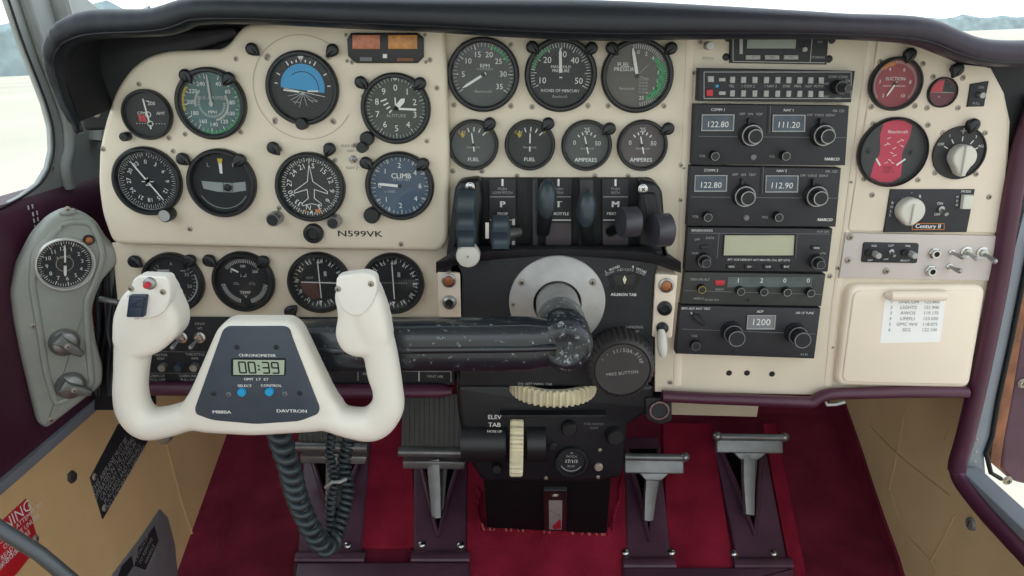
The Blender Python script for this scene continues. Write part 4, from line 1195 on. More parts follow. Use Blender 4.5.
toggle(966, 252, F2, .003, 'toggle with a white bat handle on the grey switch plate', OFFW); toggle(982, 252.5, F2, .006, 'steel bat toggle at the end of the grey switch plate', STEEL)
toggle(951.5, 252.5, F2, .003, 'upper tiny steel toggle right of the chrome jacks', STEEL, r=3.2, dz=.1); toggle(949, 266.5, F2, .003, 'lower tiny steel toggle right of the chrome jacks', STEEL, r=3.2, dz=.1)

u = Unit('small_switch_plate', 'small slanted black switch plate in the top corner of the passenger board', 'switch', [(971, 84), (989.5, 81), (984.5, 106.5), (967.5, 107)], -.006, .0025, RADIO)
u.knob(979, 95, 3, .008, STEEL); u.text('PULL', 976, 103.5, 2.4); u.text('ON', 981, 87.5, 2.4); u.done()

# ================================================================== LEFT SWITCH PANEL
u = Unit('switchboard', 'black lettered switch panel below the gauge row behind the yoke', 'switch panel', [(122, 317.5), (456, 318.5), (454, 385), (132, 383)], -.006, .004, BLACKM)
u.line(150, 351.5, 230, 352, .5, INK); u.line(150, 373, 230, 373.4, .5, INK); u.text('FUEL', 185, 324, 2.6); u.text('PITOT', 200, 324, 2.6); u.text('HT', 200, 328.5, 2.6)
u.text('MOTOR', 161, 355, 2.6); u.text('THROTTLE', 195, 354.5, 2.8); u.text('RPM', 195, 358.5, 2.6); u.text('STBY', 161, 358.8, 2.4)
u.text('CABIN HT', 157, 376, 2.6); u.text('PULL OFF', 158, 379.8, 2.6); u.text('CABIN AIR', 188, 376, 2.6); u.text('PULL ON', 188, 379.8, 2.6)
u.text('DEFROST      CABIN', 380, 374, 2.8); u.text('PULL ON    PULL', 382, 378.5, 2.6); u.line(358, 371, 451, 371.6, .6); u.line(358, 371, 358, 381, .6); u.line(451, 371.6, 451, 382, .6); u.line(419, 371, 419, 381, .8, WHITE); u.text('VENT AIR', 435, 376.5, 2.8)
for x, mt_ in ((164, STEEL), (180, NAVY), (195.5, STEEL)):
    u.knob(x, 366, 4, .008, mt_)
u.done()
FSW = PF(-.006)
toggle(182, 337, FSW, -.0055, 'left steel bat toggle on the black switch panel beside the yoke hub', STEEL, dz=-1.4)
toggle(200, 337, FSW, -.0055, 'right steel bat toggle on the black switch panel beside the yoke hub', STEEL, dz=-1.4)
m = MB(BLACK); F = PF(-.012)
hb_ = thing('black_cross_tube', P(330, 345, -.02), 'glossy black horizontal duct behind the right yoke horn above the switch lettering', 'duct')
m.sweep([P(296, 343, -.012), P(452, 343, -.012)], (.022, .012), 20, hint=(0, -1, 0), sq=.8); m.build('duct_body', hb_)

# ================================================================== PEDESTAL
ped = thing('engine_control_pedestal', P(555, 400, -.02), 'black central engine control pedestal under the engine gauges', 'control pedestal')
FQ = PF(-.006)
m = MB(BLACKM)
m.prism(FQ, rnd(FQ.pts([(457, 183), (466, 178), (652, 178), (662, 190), (667, 250), (452, 250)]), .006), -.006, 0, .001)
m.build('quadrant_back', ped)
FM = PF(-.034)
m = MB(BLACKM)   # main face
m.prism(FM, rnd(FM.pts([(446, 250), (664, 250), (655, 275), (653, 345), (655, 372), (645, 387), (456, 387), (459, 330), (459, 274)]), .006), -.034, 0, .004)
m.build('main_face', ped)
# flared ledge
def secring(pxs, Ys):
    return [P(a, b, c) for (a, b), c in zip(pxs, Ys)]
m = MB(BLACKM)
L = [(452, 244), (434, 266), (437, 273), (462, 274)]
prof = [(-.020, 246), (-.044, 250), (-.050, 258), (-.046, 268), (-.034, 273)]; profm = [(-.020, 245), (-.034, 246.5), (-.038, 249), (-.037, 253), (-.030, 257)]
xs = [436, 446, 453, 460, 475, 500, 560, 620, 638, 652, 660, 668, 681]
rings = []
for x in xs:
    lift = 0 if 450 < x < 660 else (10 if x in (446, 668) else 16)
    mid = max(0, 1 - abs(x - 558) / 112) ** .35 if 447 < x < 669 else 0
    rings.append([P(x, (y + lift * (1 if k < 2 else .25 if k == 2 else 0)) * (1 - mid) + yb * mid, Y * (1 - mid) + Yb * mid) for k, ((Y, y), (Yb, yb)) in enumerate(zip(prof, profm))] + [P(x, 273 * (1 - mid) + 256 * mid, -.02)])
m.loft(rings); m.build('ledge', ped, smooth=60)
for sgn, lab in ((-1, 0), (1, 1)):
    m = MB(BLACK)
    F = PF(-.03)
    if sgn < 0: pp = [(455, 187), (461, 181), (480, 179), (483, 200), (480, 250), (450, 262), (446, 256)]
    else: pp = [(640, 180), (657, 183), (662, 192), (667, 250), (672, 262), (655, 264), (640, 245)]
    m.prism(F, rnd(F.pts(pp), .005), -.026, 0, .006, 4); m.build('side_cheek', ped)
    screws(ped, F, [(470, 187) if sgn < 0 else (643, 189)], 4, -.0005, CHROME)
for x0, x1, lines in ((489, 516, ('PUSH', 'LOW PITCH', 'P', 'PROP')), (545, 572, ('PUSH', 'OPEN', 'T', 'THROTTLE')), (602, 629, ('PUSH', 'RICH', 'M', 'MIXTURE'))):
    F = PF(-.010)
    m = MB(RADIO); m.prism(F, F.pts([(x0, 179), (x1, 179), (x1, 247), (x0, 247)]), -.004, 0, .0006); pl_ = m.build('lettered_plate', ped)
    m = MB(WHITE); c = (x0 + x1) / 2; s = F.sc(c, 200)
    m.prism(F, F.pts([(c - 1, 179), (c + 1, 179), (c + 1, 186), (c - 1, 186)]), 0, .0003)
    m.text(F, lines[0], *F.at(c, 189), 2.6 * s, .0003, OFFW); m.text(F, lines[1], *F.at(c, 192.8), 2.6 * s, .0003, OFFW)
    m.line(F, *F.at(x0 + 1, 196.8), *F.at(x1 - 1, 196.8), .8 * s, .0003, OFFW)
    m.text(F, lines[2], *F.at(c, 204.5), 6.2 * s, .0003, WHITE, sx=1.2, bold=.08)
    m.text(F, lines[3], *F.at(c, 213.8), 3.0 * s, .0003, WHITE, bold=.05)
    m.line(F, *F.at(x0 + 1, 220), *F.at(x1 - 1, 220), 1.1 * s, .0003, WHITE)
    m.build('lettering', pl_, smooth=0)
    m = MB(mat('quadrant_grey_band', (74, 66, 72), .5)); m.prism(F, F.pts([(x0 + 1, 223), (x1 - 1, 223), (x1 - 1, 246), (x0 + 1, 246)]), 0, .0008); m.build('lower_band', pl_)
m = MB(CHROME); m.prism(PF(-.012), PF(-.012).pts([(485.5, 222), (489, 222), (489, 238), (485.5, 238)]), -.004, .003); m.build('stop_tab', ped); m = MB(WHITE); m.prism(PF(-.012), PF(-.012).pts([(512, 219), (515, 219), (515, 225), (512, 225)]), -.004, .001, mt=WHITE); m.build('stop_tab', ped); m = MB(WHITE); m.prism(PF(-.012), PF(-.012).pts([(512, 241), (515, 241), (515, 245), (512, 245)]), -.004, .001, mt=WHITE); m.build('stop_tab', ped)
# flange
fl = thing('column_flange', P(557, 306, -.034), 'brushed grey round flange where the yoke column leaves the pedestal', 'flange')
F = FM.sub(557, 301.5); s = F.sc(557, 301); r = 48 * s
m = MB(ALU); m.lathe(F, 0, 0, [(r, 0), (r, .003), (r * .96, .005), (r * .62, .007), (r * .52, .010), (r * .5, .010), (r * .48, 0)], 64, cap=False); m.build('flange_plate', fl)
for x, y in ((521.7, 281), (592, 281), (513, 303)):
    m = MB(SCREWM if y < 300 else SEAL); a, b = F.at(x, y); screw_mb(m, F, a, b, 3.4 * s if y < 300 else 2 * s, .005); m.build('screw', fl)
AX = F.o.copy()
# aileron tab window
m = MB(SEAL); F = PF(-.0345)
m.prism(F, rnd(F.pts([(607.5, 276), (642.5, 275), (634.5, 291), (614.5, 291)]), .003), 0, .0006)
m.build('tab_window_surround', ped)
m = MB(BLACK); m.prism(F, rnd(F.pts([(612, 274.5), (636, 274), (633, 284.5), (616, 285)]), .003), .0006, .001); m.poly(F, F.pts([(624.5, 275), (626.5, 279), (624.5, 284), (622.5, 279)]), .0013, IVORY); m.build('tab_pointer_window', ped)
m = MB(WHITE); s = F.sc(625, 280)
for i, c in enumerate('L WING'): m.text(F, c, *F.at(606 + i * 2.5, 271.5 - i * 1.0), 2.7 * s, .0006, WHITE, rot=.5 - i * .05)
for i, c in enumerate('R WING'): m.text(F, c, *F.at(633 + i * 2.4, 267 + i * 1.0), 2.7 * s, .0006, WHITE, rot=-.2 - i * .05)
for i, c in enumerate('DOWN INDICATE DOWN'): 
    k = (i - 8.5) / 8.5; m.text(F, c, *F.at(625 + k * 18.5, 269.5 + k * k * 5), 2.5 * s, .0006, OFFW, rot=-k * .5)
m.text(F, 'AILERON TAB', *F.at(623.5, 294.6), 2.9 * s, .0006, WHITE, bold=.03); m.text(F, 'LANDING', *F.at(634.5, 327), 2.8 * s, .0006, OFFW); m.text(F, 'GEAR', *F.at(634.5, 331.4), 2.8 * s, .0006, OFFW)
m.build('lettering', ped, smooth=0)


def pod(pp, lamp, jk, label, lamplabel, lr):
    F = PF(-.037); t = thing('indicator_pod', P(pp[3][0], pp[3][1], -.02), label, 'indicator pod')
    m = MB(CREAM2); m.prism(F, rnd(F.pts(pp), .003), -.037, 0, .0012, 2); m.build('pod_face', t)
    a, b = F.at(*lamp); s = F.sc(*lamp); r = lr * s
    m = MB(STEEL); m.lathe(F, a, b, [(r, 0), (r, .003), (r * .75, .004), (r * .75, .002)], 24, cap=False); m.build('lamp_bezel', t)
    m = MB(ORL); m.ball(F, a, b, .0015, r * .76, r * .76, .003); m.build('lamp_lens', t)['label'] = lamplabel
    a, b = F.at(*jk); m = MB(STEEL if pp[0][0] < 500 else BLACK); m.lathe(F, a, b, [(r, 0), (r * .95, .004), (r * .6, .006), (r * .55, .003)], 24, cap=False); m.lathe(F, a, b, [(r * .55, .003), (0, .003)], 16, SEAL, cap=False); m.build('knob', t)
    return t


pod([(437, 272), (460, 273), (461, 318), (439, 317)], (449, 280), (449.5, 302), 'cream pod with an orange lamp at the left foot of the pedestal', 'orange lamp lens', 7.2)
pr = pod([(656, 274), (678, 275), (672, 338), (652, 337)], (666, 285), (664.5, 308), 'cream pod with an orange lamp and dark knob right of the aileron tab window', 'orange lamp lens', 7.6)
lv = thing('landing_light_lever', P(662, 350, -.025), 'white stubby lever hanging from the cream pod above the knurled gear knob', 'lever')
m = MB(KNOBW); m.sweep([P(661.5, 330, -.042), P(662, 338, -.048), P(662.5, 348, -.052), P(663, 356, -.053)], [.004, .0062, .0066, .004], 14); m.build('white_handle', lv)
m = MB(BLACK); F = PF(-.037); a, b = F.at(662, 327.5); m.lathe(F, a, b, [(.0075, 0), (.0075, .004), (.003, .008)], 20); m.build('socket', lv)
# gear knob
gk = thing('landing_gear_knob', P(622, 369, -.034), 'large dark ribbed round knob with worn white lettering right of the column elbow', 'knob')
F = PF(-.072).sub(622.5, 369.5); s = F.sc(0, 0) if 0 else PF(-.072).sc(622, 369); r = 34.5 * s
m = MB(KNOBG); n = 72
rings = []
for k, (q, w) in enumerate([(1.0, -.036), (1.0, -.012), (.97, -.005), (.90, -.001), (.82, .0008)]):
    rings.append([F(math.cos(2 * math.pi * i / n) * r * q * (1 if i % 2 or k > 3 else .95), math.sin(2 * math.pi * i / n) * r * q * (1 if i % 2 or k > 3 else .95), w) for i in range(n)])
m.loft(rings, cap0=False, cap1=False); m.lathe(F, 0, 0, [(r * .8, .0005), (r * .78, -.0005), (0, -.0005)], 72, cap=False); m.build('ribbed_rim', gk, smooth=30)
m = MB(OFFW); m.text(F, 'MIKE BUTTON', 0, -r * .12, r * .10, .0002, OFFW, rot=.12)
for i, c in enumerate("' ' 11/50A-Flap"):
    a = R_(-62 + i * 9); m.text(F, c, math.sin(a) * r * .62, math.cos(a) * r * .62 - r * .02, r * .12, .0002, OFFW, rot=-a)
m.build('lettering', gk, smooth=0)
m = MB(BLACK); b0 = PF(-.034).sub(624, 366); m.lathe(Fr((F.o.x, -.034, F.o.z)), 0, 0, [(r * .5, 0), (r * .5, .01)], 24); m.build('stem_shaft', gk)

# levers -----------------------------------------------------------
def lever(name, label, grp=None, px=0, py=0): return thing(name, P(px, py, -.02), label, 'lever', grp)
FL1 = PF(-.05)
def grip_block(t, x0, x1, y0, y1, Yf, mt, waves=2, nm='grip'):
    """thumb grip with concave scallops down its front"""
    m = MB(mt); rings = []; N = 14
    for i in range(N + 1):
        k = i / N; y = y0 + (y1 - y0) * k
        d = .0035 * (1 - abs(math.sin(math.pi * waves * k)))
        e = .85 + .15 * math.sin(math.pi * min(1, max(0, k * 1.0)))
        Y = Yf - d; c = (x0 + x1) / 2; h = (x1 - x0) / 2 * e
        rings.append([P(c - h, y, Yf + .03), P(c - h, y, Y + .003), P(c - h * .75, y, Y), P(c + h * .75, y, Y), P(c + h, y, Y + .003), P(c + h, y, Yf + .03)])
    m.loft(rings); m.build(nm, t, smooth=25)

t = lever('cowl_flap_lever', 'ribbed green-black lever on the left cheek above a white ball end', px=466, py=247)
grip_block(t, 455, 477, 190, 213, -.045, LEVG, 1, 'upper_arm'); grip_block(t, 456, 476, 213, 247, -.058, LEVG, 2)
m = MB(KNOBW); F = PF(-.056).sub(468, 256); s = .00108; m.lathe(F, 0, 0, [(13 * s, -.012), (13.2 * s, 0), (12 * s, .0025), (6 * s, .0035), (0, .0036)], 32); m.lathe(F, 0, 0, [(1.5 * s, .0036), (0, .0042)], 10, SCREWM); m.build('white_ball_end', t)
t = lever('propeller_lever', 'scalloped green-black propeller lever covering the lower half of the P plate', px=499, py=247)
grip_block(t, 490.5, 510.5, 215, 249, -.055, LEVG, 2)
m = MB(STEEL); m.sweep([P(500, 235, -.045), P(520, 232, -.02)], (.004, .006), 10); m.build('side_pin', t)
for x, y, sx_, sy_, lab in ((547, 199.5, 10, 20, 'left oval black throttle lever grip beside the T plate'), (586.5, 209, 10, 19.5, 'right oval black throttle lever grip between T and M plates')):
    t = lever('throttle_lever', lab, px=x, py=y + 20)
    F = PF(-.05).sub(x, y); s = PF(-.05).sc(x, y)
    m = MB(LEVG); m.ball(F, 0, 0, 0, sx_ * s, sy_ * s, .014, n=28, m=16, e=.85); m.build('oval_grip', t)
    xs_ = x - 16 if x < 560 else x
    m = MB(mat('lever_shaft_grey', (48, 50, 54), .45)); m.prism(PF(-.02), PF(-.02).pts([(xs_ - 7 + (8 if x < 560 else 0), 179), (xs_ + 7, 179), (xs_ + 7.5, 246), (xs_ - 7 + (8 if x < 560 else 0), 246)]), -.014, 0, .002); m.build('lever_shaft', t)
    m = MB(BLACK); m.sweep([P(x, y + 12, -.045), P(x + (1 if x > 560 else -4), y + 34, -.02)], (.008, .005), 12); m.build('neck', t)
for x, y, hw, hh, lab, tilt in ((628, 222, 14.5, 15.5, 'left of the two drum shaped mixture knobs beside the M plate', 0), (660, 230, 15, 17, 'right of the two drum shaped mixture knobs at the pedestal edge', 0)):
    t = lever('mixture_lever', lab, px=x, py=y + 16)
    s = PF(-.05).sc(x, y)
    ax = V((-1, -.28, .02)).normalized()
    o = P(x + 1, y, -.058)
    G = Fr(o, ax.cross(V((0, 0, 1))), V((0, 0, 1)))
    if G.n.dot(ax) < 0: G = Fr(o, -ax.cross(V((0, 0, 1))), V((0, 0, 1)))
    rr = hh * s * .98
    m = MB(LEVP); m.lathe(G, 0, 0, [(rr * .85, -.011), (rr, -.009), (rr, .008), (rr * .95, .0105), (0, .011)], 32); m.build('drum_grip', t, smooth=30)
    m = MB(BLACK); m.sweep([P(x - 2, y + 2, -.05), P(x - (18 if x < 650 else -4), y + 10, -.012)], (.006, .006), 12); m.build('lever_arm', t)
m = MB(BLACKM); F = PF(-.036)
m.prism(F, rnd(F.pts([(640, 193), (656, 193), (658, 215), (656, 246), (640, 246), (638, 220)]), .004), -.02, 0, .004); m.build('side_rib', ped)

# lower console -----------------------------------------------------
lc = thing('trim_console', P(560, 530, .05), 'black lower trim and fuel console between the pedals, edged by ragged carpet', 'console')
m = MB(CONS)
FU = PF(.0)
m.prism(FU, rnd(FU.pts([(456, 385), (655, 385), (654, 410), (628, 425), (622, 478), (600, 482), (482, 482), (466, 455), (458, 415)]), .008), -.12, 0, .006)
m.build('upper_housing', lc)
m = MB(BLACK)
m.sweep([P(462, 440, .012), P(506, 440, .012)], [(.03, .03)] * 2, 28, hint=(0, 0, 1)); m.sweep([P(527, 440, .012), P(545, 440, .012)], [(.03, .03)] * 2, 28); m.build('trim_drum', lc, smooth=40)
m = MB(CONSB)
A = [P(484, 480, .01), P(611, 476, .01), TOE(*TOE.at(607, 533), -.01), TOE(*TOE.at(487, 527), -.01)]
B = [A[0] + V((0, .2, .02)), A[1] + V((0, .2, .02)), A[2] + V((0, .14, .03)), A[3] + V((0, .14, .03))]
m.loft([B, A]); m.build('lower_box', lc)
m = MB(WHITE); F = PF(-.022); s = F.sc(494, 420)
for t_, y, h in (('ELEV', 417.3, 4.6), ('TAB', 425, 4.8), ('NOSE UP', 431.5, 2.6)): m.text(F, t_, *F.at(494.5, y), h * s, .0, WHITE)
m.build('lettering', lc, smooth=0)
F = PF(-.0005)
def lknob(x, y, r, h, mt, nm):
    a, b = F.at(x, y); q = r * F.sc(x, y); m = MB(mt); m.lathe(F, a, b, [(q, 0), (q, h * .7), (q * .8, h), (0, h)], 24); m.build(nm, lc)
lknob(568.8, 427, 8, .01, BLACK, 'round_knob'); lknob(614.5, 434, 9, .012, BLACK, 'round_knob'); lknob(598.5, 466.5, 4.2, .004, SCREWM, 'metal_button'); lknob(497, 466.5, 5, .008, BLACK, 'round_knob'); lknob(553, 446, 4, .003, BLACK, 'round_knob')
m = MB(INK); s = F.sc(590, 425); m.text(F, 'FUEL BOOST', *F.at(594, 424), 2.4 * s, .0003, INK); m.text(F, 'PUMP', *F.at(594, 428), 2.4 * s, .0003, INK); m.build('lettering', lc)
screws(lc, F, [(540, 448), (600, 450), (546, 478), (598, 477)], 1.6, .0003)
# window in lower box
G = Fr(A[0], A[1] - A[0], (A[0] + A[1] - A[2] - A[3]))
m = MB(BLACK); m.prism(G, rnd(G.pts([(543, 486), (567, 486), (566, 527), (544, 527)]), .003), 0, .007, .001); m.build('indicator_frame', lc)
m = MB(OFFW); m.prism(G, G.pts([(548.5, 496), (562, 496), (561.5, 525), (549, 525)]), .007, .0075); m.poly(G, G.pts([(552, 522), (560, 514), (561, 524), (554, 524.5)]), .0078, RED)
m.line(G, *G.at(549, 505), *G.at(561, 512), .001, .0078, INK); m.line(G, *G.at(549, 515), *G.at(561, 508), .0006, .0078, INK); m.build('indicator_window', lc)
screws(lc, G, [(555, 490.5)], 3, .007)
g = Gauge('fuel_selector_dial', 'small oval dark dial with pale digits low on the centre console', 571.6, 463, 16.5, -.0005, FACE, bez=.84, hb=.006)
g.arc(.78, .84, 120, 240, OFFW); g.text('PATCH', 0, .38, .17, OFFW); g.text('17/1/3', 0, -.02, .26, WHITE); g.text('INOP', 0, -.42, .16, OFFW); g.text('o', 0, .7, .22, OFFW); g.done()
# ragged carpet lip round the box
m = MB(CARPET)
for i in range(90):
    k = i / 89; x = 480 + 132 * k; y = 529 + 6 * k
    o = TOE(*TOE.at(x, y + 1), .001) + V((0, -.004, 0)); d = V(((random.random() - .5) * .012, -.002, .012 + random.random() * .016))
    m.sweep([o, o + d * .6, o + d], [.0024, .0018, .0006], 5, mt=CARPET if random.random() < .82 else mat('frayed_fibre', (186, 110, 104), .9) if 'frayed_fibre' not in MATS else MATS['frayed_fibre'])
for a_, b_ in (((480, 528), (478, 492)), ((612, 533), (622, 480))):
    for i in range(14):
        k = i / 13; o = TOE(*TOE.at(a_[0] + (b_[0] - a_[0]) * k, a_[1] + (b_[1] - a_[1]) * k), .002); m.sweep([o, o + V(((random.random() - .5) * .01, -.002, .012))], [.004, .001], 5, mt=CARPET)
tag(m.build('frayed_carpet_edge'), 'ragged red carpet pile round the foot of the black console', 'carpet pile', kind='stuff')


# trim wheels
def trimwheel(o, axis, R, w, label, px, teeth=44, mark=None):
    t = thing('trim_control', o, label, 'trim wheel')
    ax = V(axis).normalized(); G = Fr(o, ax.orthogonal(), ax.cross(ax.orthogonal())); m = MB(IVORY)
    if G.n.dot(ax) < 0: G = Fr(o, -G.u, G.v)
    n = teeth * 4; rings = []
    for q, ww in ((.80, -w * .5), (.97, -w * .5), (1.0, -w * .35), (1.0, w * .35), (.97, w * .5), (.80, w * .5)):
        ring = []
        for i in range(n):
            a = 2 * math.pi * i / n; rr = R * q * (1 if (i % 4) in (0, 1) or q < .9 else .915); ring.append(G(rr * math.cos(a), rr * math.sin(a), ww))
        rings.append(ring)
    m.loft(rings, cap0=False, cap1=False); m.build('toothed_rim', t, smooth=0)
    m = MB(BLACK); m.lathe(G, 0, 0, [(0, -w * .45), (R * .82, -w * .45), (R * .82, w * .45), (0, w * .45)], 40, cap=False); m.build('wheel_disc', t)
    return t, G


c = P(553, 400, -.012); 
t, G = trimwheel(V((c.x, .006, P(553, 402, -.05).z)), (0, .05, 1), .0585, .021, 'ivory toothed aileron trim wheel lying flat under the column elbow', 0, teeth=42)
c = P(516.5, 458, -.03)
t, G = trimwheel(V((c.x, .022, c.z + .0)), (1, 0, 0), .052, .018, 'ivory toothed elevator trim wheel standing upright beside the ELEV TAB lettering', 0, teeth=28)
wb = MB(BLACKM); F = PF(-.008); wb.prism(F, F.pts([(500, 413), (606, 413), (604, 416), (500, 416)]), -.02, .006, .001); wb.build('wheel_slot_lip', lc)
m = MB(YEL); s = F.sc(530, 389); m.text(PF(-.0355), 'DN  LEFT WING  TAB', *PF(-.0355).at(535, 384), 2.4 * s, .0, OFFW); m.build('lettering', lc)
# ring bracket
rbk = thing('ring_bracket', P(659, 420, -.01), 'dark bracket with a bright metal ring below the ribbed gear knob', 'bracket')
F = PF(-.004); m = MB(BLACKM); m.prism(F, rnd(F.pts([(645, 398), (672, 398), (672, 421), (660, 425), (646, 419)]), .004), -.02, 0, .002); m.build('bracket_plate', rbk)
a, b = F.at(659, 409.5); s = F.sc(659, 409); m = MB(CHROME); m.lathe(F, a, b, [(10.5 * s, 0), (10 * s, .004), (8.4 * s, .004), (8 * s, 0)], 32, cap=False); m.build('ring', rbk)
m = MB(STEEL); m.lathe(F, a, b, [(8 * s, .001), (0, .001)], 24, RADIO, cap=False); m.build('plug', rbk)

# ================================================================== COLUMN + ARM
col = thing('control_column', AX + V((0, -.1, -.03)), 'chipped black throw-over control arm reaching from the pedestal flange to the yoke', 'control column')
m = MB(ALU); m.sweep([AX, AX.lerp(P(565.5, 347, -.196), .45)], (.0262, .0262), 40); m.build('silver_shaft', col)
YE = -.184
E = P(565.5, 347, YE - .012); E.y = YE
Hb = P(262, 346, -.165)
m = MB(ARM)
dirx = (Hb - E)
# elbow: sleeve coming forward then turning to the left
def ax_(y): return AX.lerp(E, (y - AX.y) / (E.y - AX.y))
sl = [ax_(-.104), ax_(-.110), ax_(-.15), ax_(-.175)]
m.sweep(sl, [(.0265, .0265), (.0275, .0275), (.028, .028), (.0285, .0285)], 36, hint=(0, 0, 1))
G = Fr(E + V((0, -.002, 0)))
m.lathe(G, 0, 0, [(.0285, -.03), (.029, .002), (.0275, .009), (.0235, .0135), (.018, .0148), (.014, .0135), (.0, .0132)], 48)
m.build('elbow', col, smooth=40)
m = MB(ARMB)
path = [E + dirx * k for k in (0.0, .03, .12, .2, .5, 1.0)]
rad = [(.010, .016), (.0165, .0225), (.022, .027), (.022, .027), (.022, .027), (.022, .027)]
m.sweep(path, rad, 32, hint=(0, 0, 1), sq=.62)
a, b = path[1], path[5]
rib = [p + V((0, -.0198, .002)) for p in path[1:]]
m.sweep(rib, [(.002, .003), (.004, .004), (.004, .0045), (.004, .0045), (.004, .0045)], 12)
m.sweep([Hb + V((0, .01, 0)), Hb + V((0, -.04, 0))], (.02, .02), 20)
m.build('black_arm', col, smooth=40)
m = MB(ARM); m.lathe(G, .003, -.002, [(.006, .012), (.0055, .0148), (.004, .015), (0, .0145)], 20); m.build('end_boss', col)

# ================================================================== YOKE
YY = -.215
FY = PF(YY)
yk = thing('control_yoke', P(262, 432, YY), 'white ram horn control yoke with a digital clock in its slate hub', 'control yoke')
m = MB(YOKE)
hub = FY.pts([(230, 318), (292, 318), (302, 326), (334, 393), (345, 408), (345, 424), (322, 428), (256, 432), (204, 429), (176, 422), (180, 407), (192, 390), (220, 326)])
m.prism(FY, rnd(hub, .012), -.012, .016, .011, 5)
def Q(px, py, dy=0.0): return P(px, py, YY + dy)
s = FY.sc(260, 380)
# left arm of the yoke
def arm(pts, mt=YOKE):
    """pts: px, py, halfwidth px, depth half, dy"""
    sp_ = spline(pts, 6)
    path = [Q(p[0], p[1], p[4]) for p in sp_]
    rad = [(p[3], p[2] * s) for p in sp_]
    # sweep with 'side' in depth direction: hint chosen in-plane
    n = len(path); rings = []
    for i in range(n):
        t = (path[min(i + 1, n - 1)] - path[max(i - 1, 0)]).normalized()
        d = V((0, 1, 0)); u = t.cross(d).normalized(); d2 = u.cross(t).normalized()
        rings.append([path[i] + u * (math.copysign(abs(math.cos(a)) ** .85, math.cos(a)) * rad[i][1]) + d2 * (math.copysign(abs(math.sin(a)) ** .85, math.sin(a)) * rad[i][0]) for a in [2 * math.pi * j / 20 for j in range(20)]])
    m.loft(rings)

arm([(158, 288, 12, .012, -.004), (151, 299, 16, .016, -.004), (143, 312, 20, .018, -.004), (138, 330, 18, .019, -.002), (135, 342, 17.5, .019, .0), (133, 356, 16.5, .018, .0), (131.5, 374, 15.5, .0175, 0), (131, 392, 16, .0175, 0), (135, 410, 17, .018, 0), (148, 423, 16.5, .018, 0), (170, 421, 15, .018, 0), (196, 414, 15, .017, 0), (230, 412, 18, .016, 0)])
arm([(355, 284, 12, .012, -.004), (360, 292, 18, .016, -.004), (368, 308, 18, .018, -.004), (372, 324, 18, .019, -.002), (377, 340, 17, .019, 0), (381, 355, 16.5, .018, 0), (384, 372, 16.5, .0175, 0), (388, 390, 15, .0175, 0), (387, 408, 17, .018, 0), (373, 423, 18, .018, 0), (350, 422, 15, .018, 0), (325, 415, 15, .017, 0), (295, 412, 18, .016, 0)])
for hd in ([(140, 281), (170, 281), (175, 292), (185, 314), (184, 330), (167, 347), (150, 354), (130, 352), (118, 340), (119, 312), (127, 292)], [(343, 278), (370, 277), (379, 287), (388, 312), (393, 340), (375, 352), (357, 353), (344, 346), (337, 331), (341, 310), (336, 292)]):
    m.prism(FY, rnd(FY.pts(hd), .008), -.016, .019, .009, 4)
m.build('yoke_body', yk, smooth=180, mods=[('remesh', 'REMESH', {'mode': 'VOXEL', 'voxel_size': .0022, 'use_smooth_shade': True}), ('smooth', 'SMOOTH', {'factor': .6, 'iterations': 6})])
# grip caps
m = MB(YTOP); F = PF(YY - .0215)
capL = [(134, 279), (140, 275), (168, 276), (171, 284), (171, 300), (164, 313), (150, 319), (136, 318), (126, 306)]
m.prism(F, rnd(F.pts(capL), .006), -.012, .0025, .002, 4); m.build('grip_cap', yk)
m = MB(YTOP)
capR = [(337, 277), (343, 275), (366, 272), (376, 276), (378, 290), (372, 306), (362, 315), (352, 316), (342, 308), (336, 293)]
m.prism(F, rnd(F.pts(capR), .006), -.012, .0025, .002, 4); m.build('grip_cap', yk)
FC = PF(YY - .024)
for x, y in ((131, 288.5), (163, 292), (338, 289), (371, 284)):
    mm = MB(SCREWM); a, b = FC.at(x, y); screw_mb(mm, FC, a, b, 2.4 * s, 0); mm.build('screw', yk)
mm = MB(NAVY); mm.prism(FC, rnd(FC.pts([(131, 294), (149, 294), (146, 316), (128, 316)]), .002), 0, .004, .001)
mm.prism(FC, rnd(FC.pts([(134, 296), (147, 296), (145.5, 305), (132.5, 305)]), .0006), .0042, .0065, .0006, mt=NAVY); mm.prism(FC, rnd(FC.pts([(132.5, 305.5), (145.5, 305.5), (143.5, 314), (131, 314)]), .0006), .0042, .0052, .0004, mt=NAVY); mm.build('trim_rocker', yk)['label'] = 'slate blue rocker switch on the left horn'
a, b = FC.at(150.5, 283)
mm = MB(STEEL); mm.lathe(FC, a, b, [(5.8 * s, 0), (5.6 * s, .003), (4 * s, .004)], 24); mm.lathe(FC, a, b, [(2.8 * s, .003), (2.8 * s, .009), (2 * s, .0105), (0, .011)], 20, RED); mm.build('red_button', yk)['label'] = 'red push button with steel collar on the left horn'
mm = MB(INK); mm.text(FC, 'UP', *FC.at(129, 296), 2.2 * s, .0003, INK); mm.text(FC, 'DN', *FC.at(137, 318.5), 2 * s, .0003, INK); mm.build('lettering', yk)
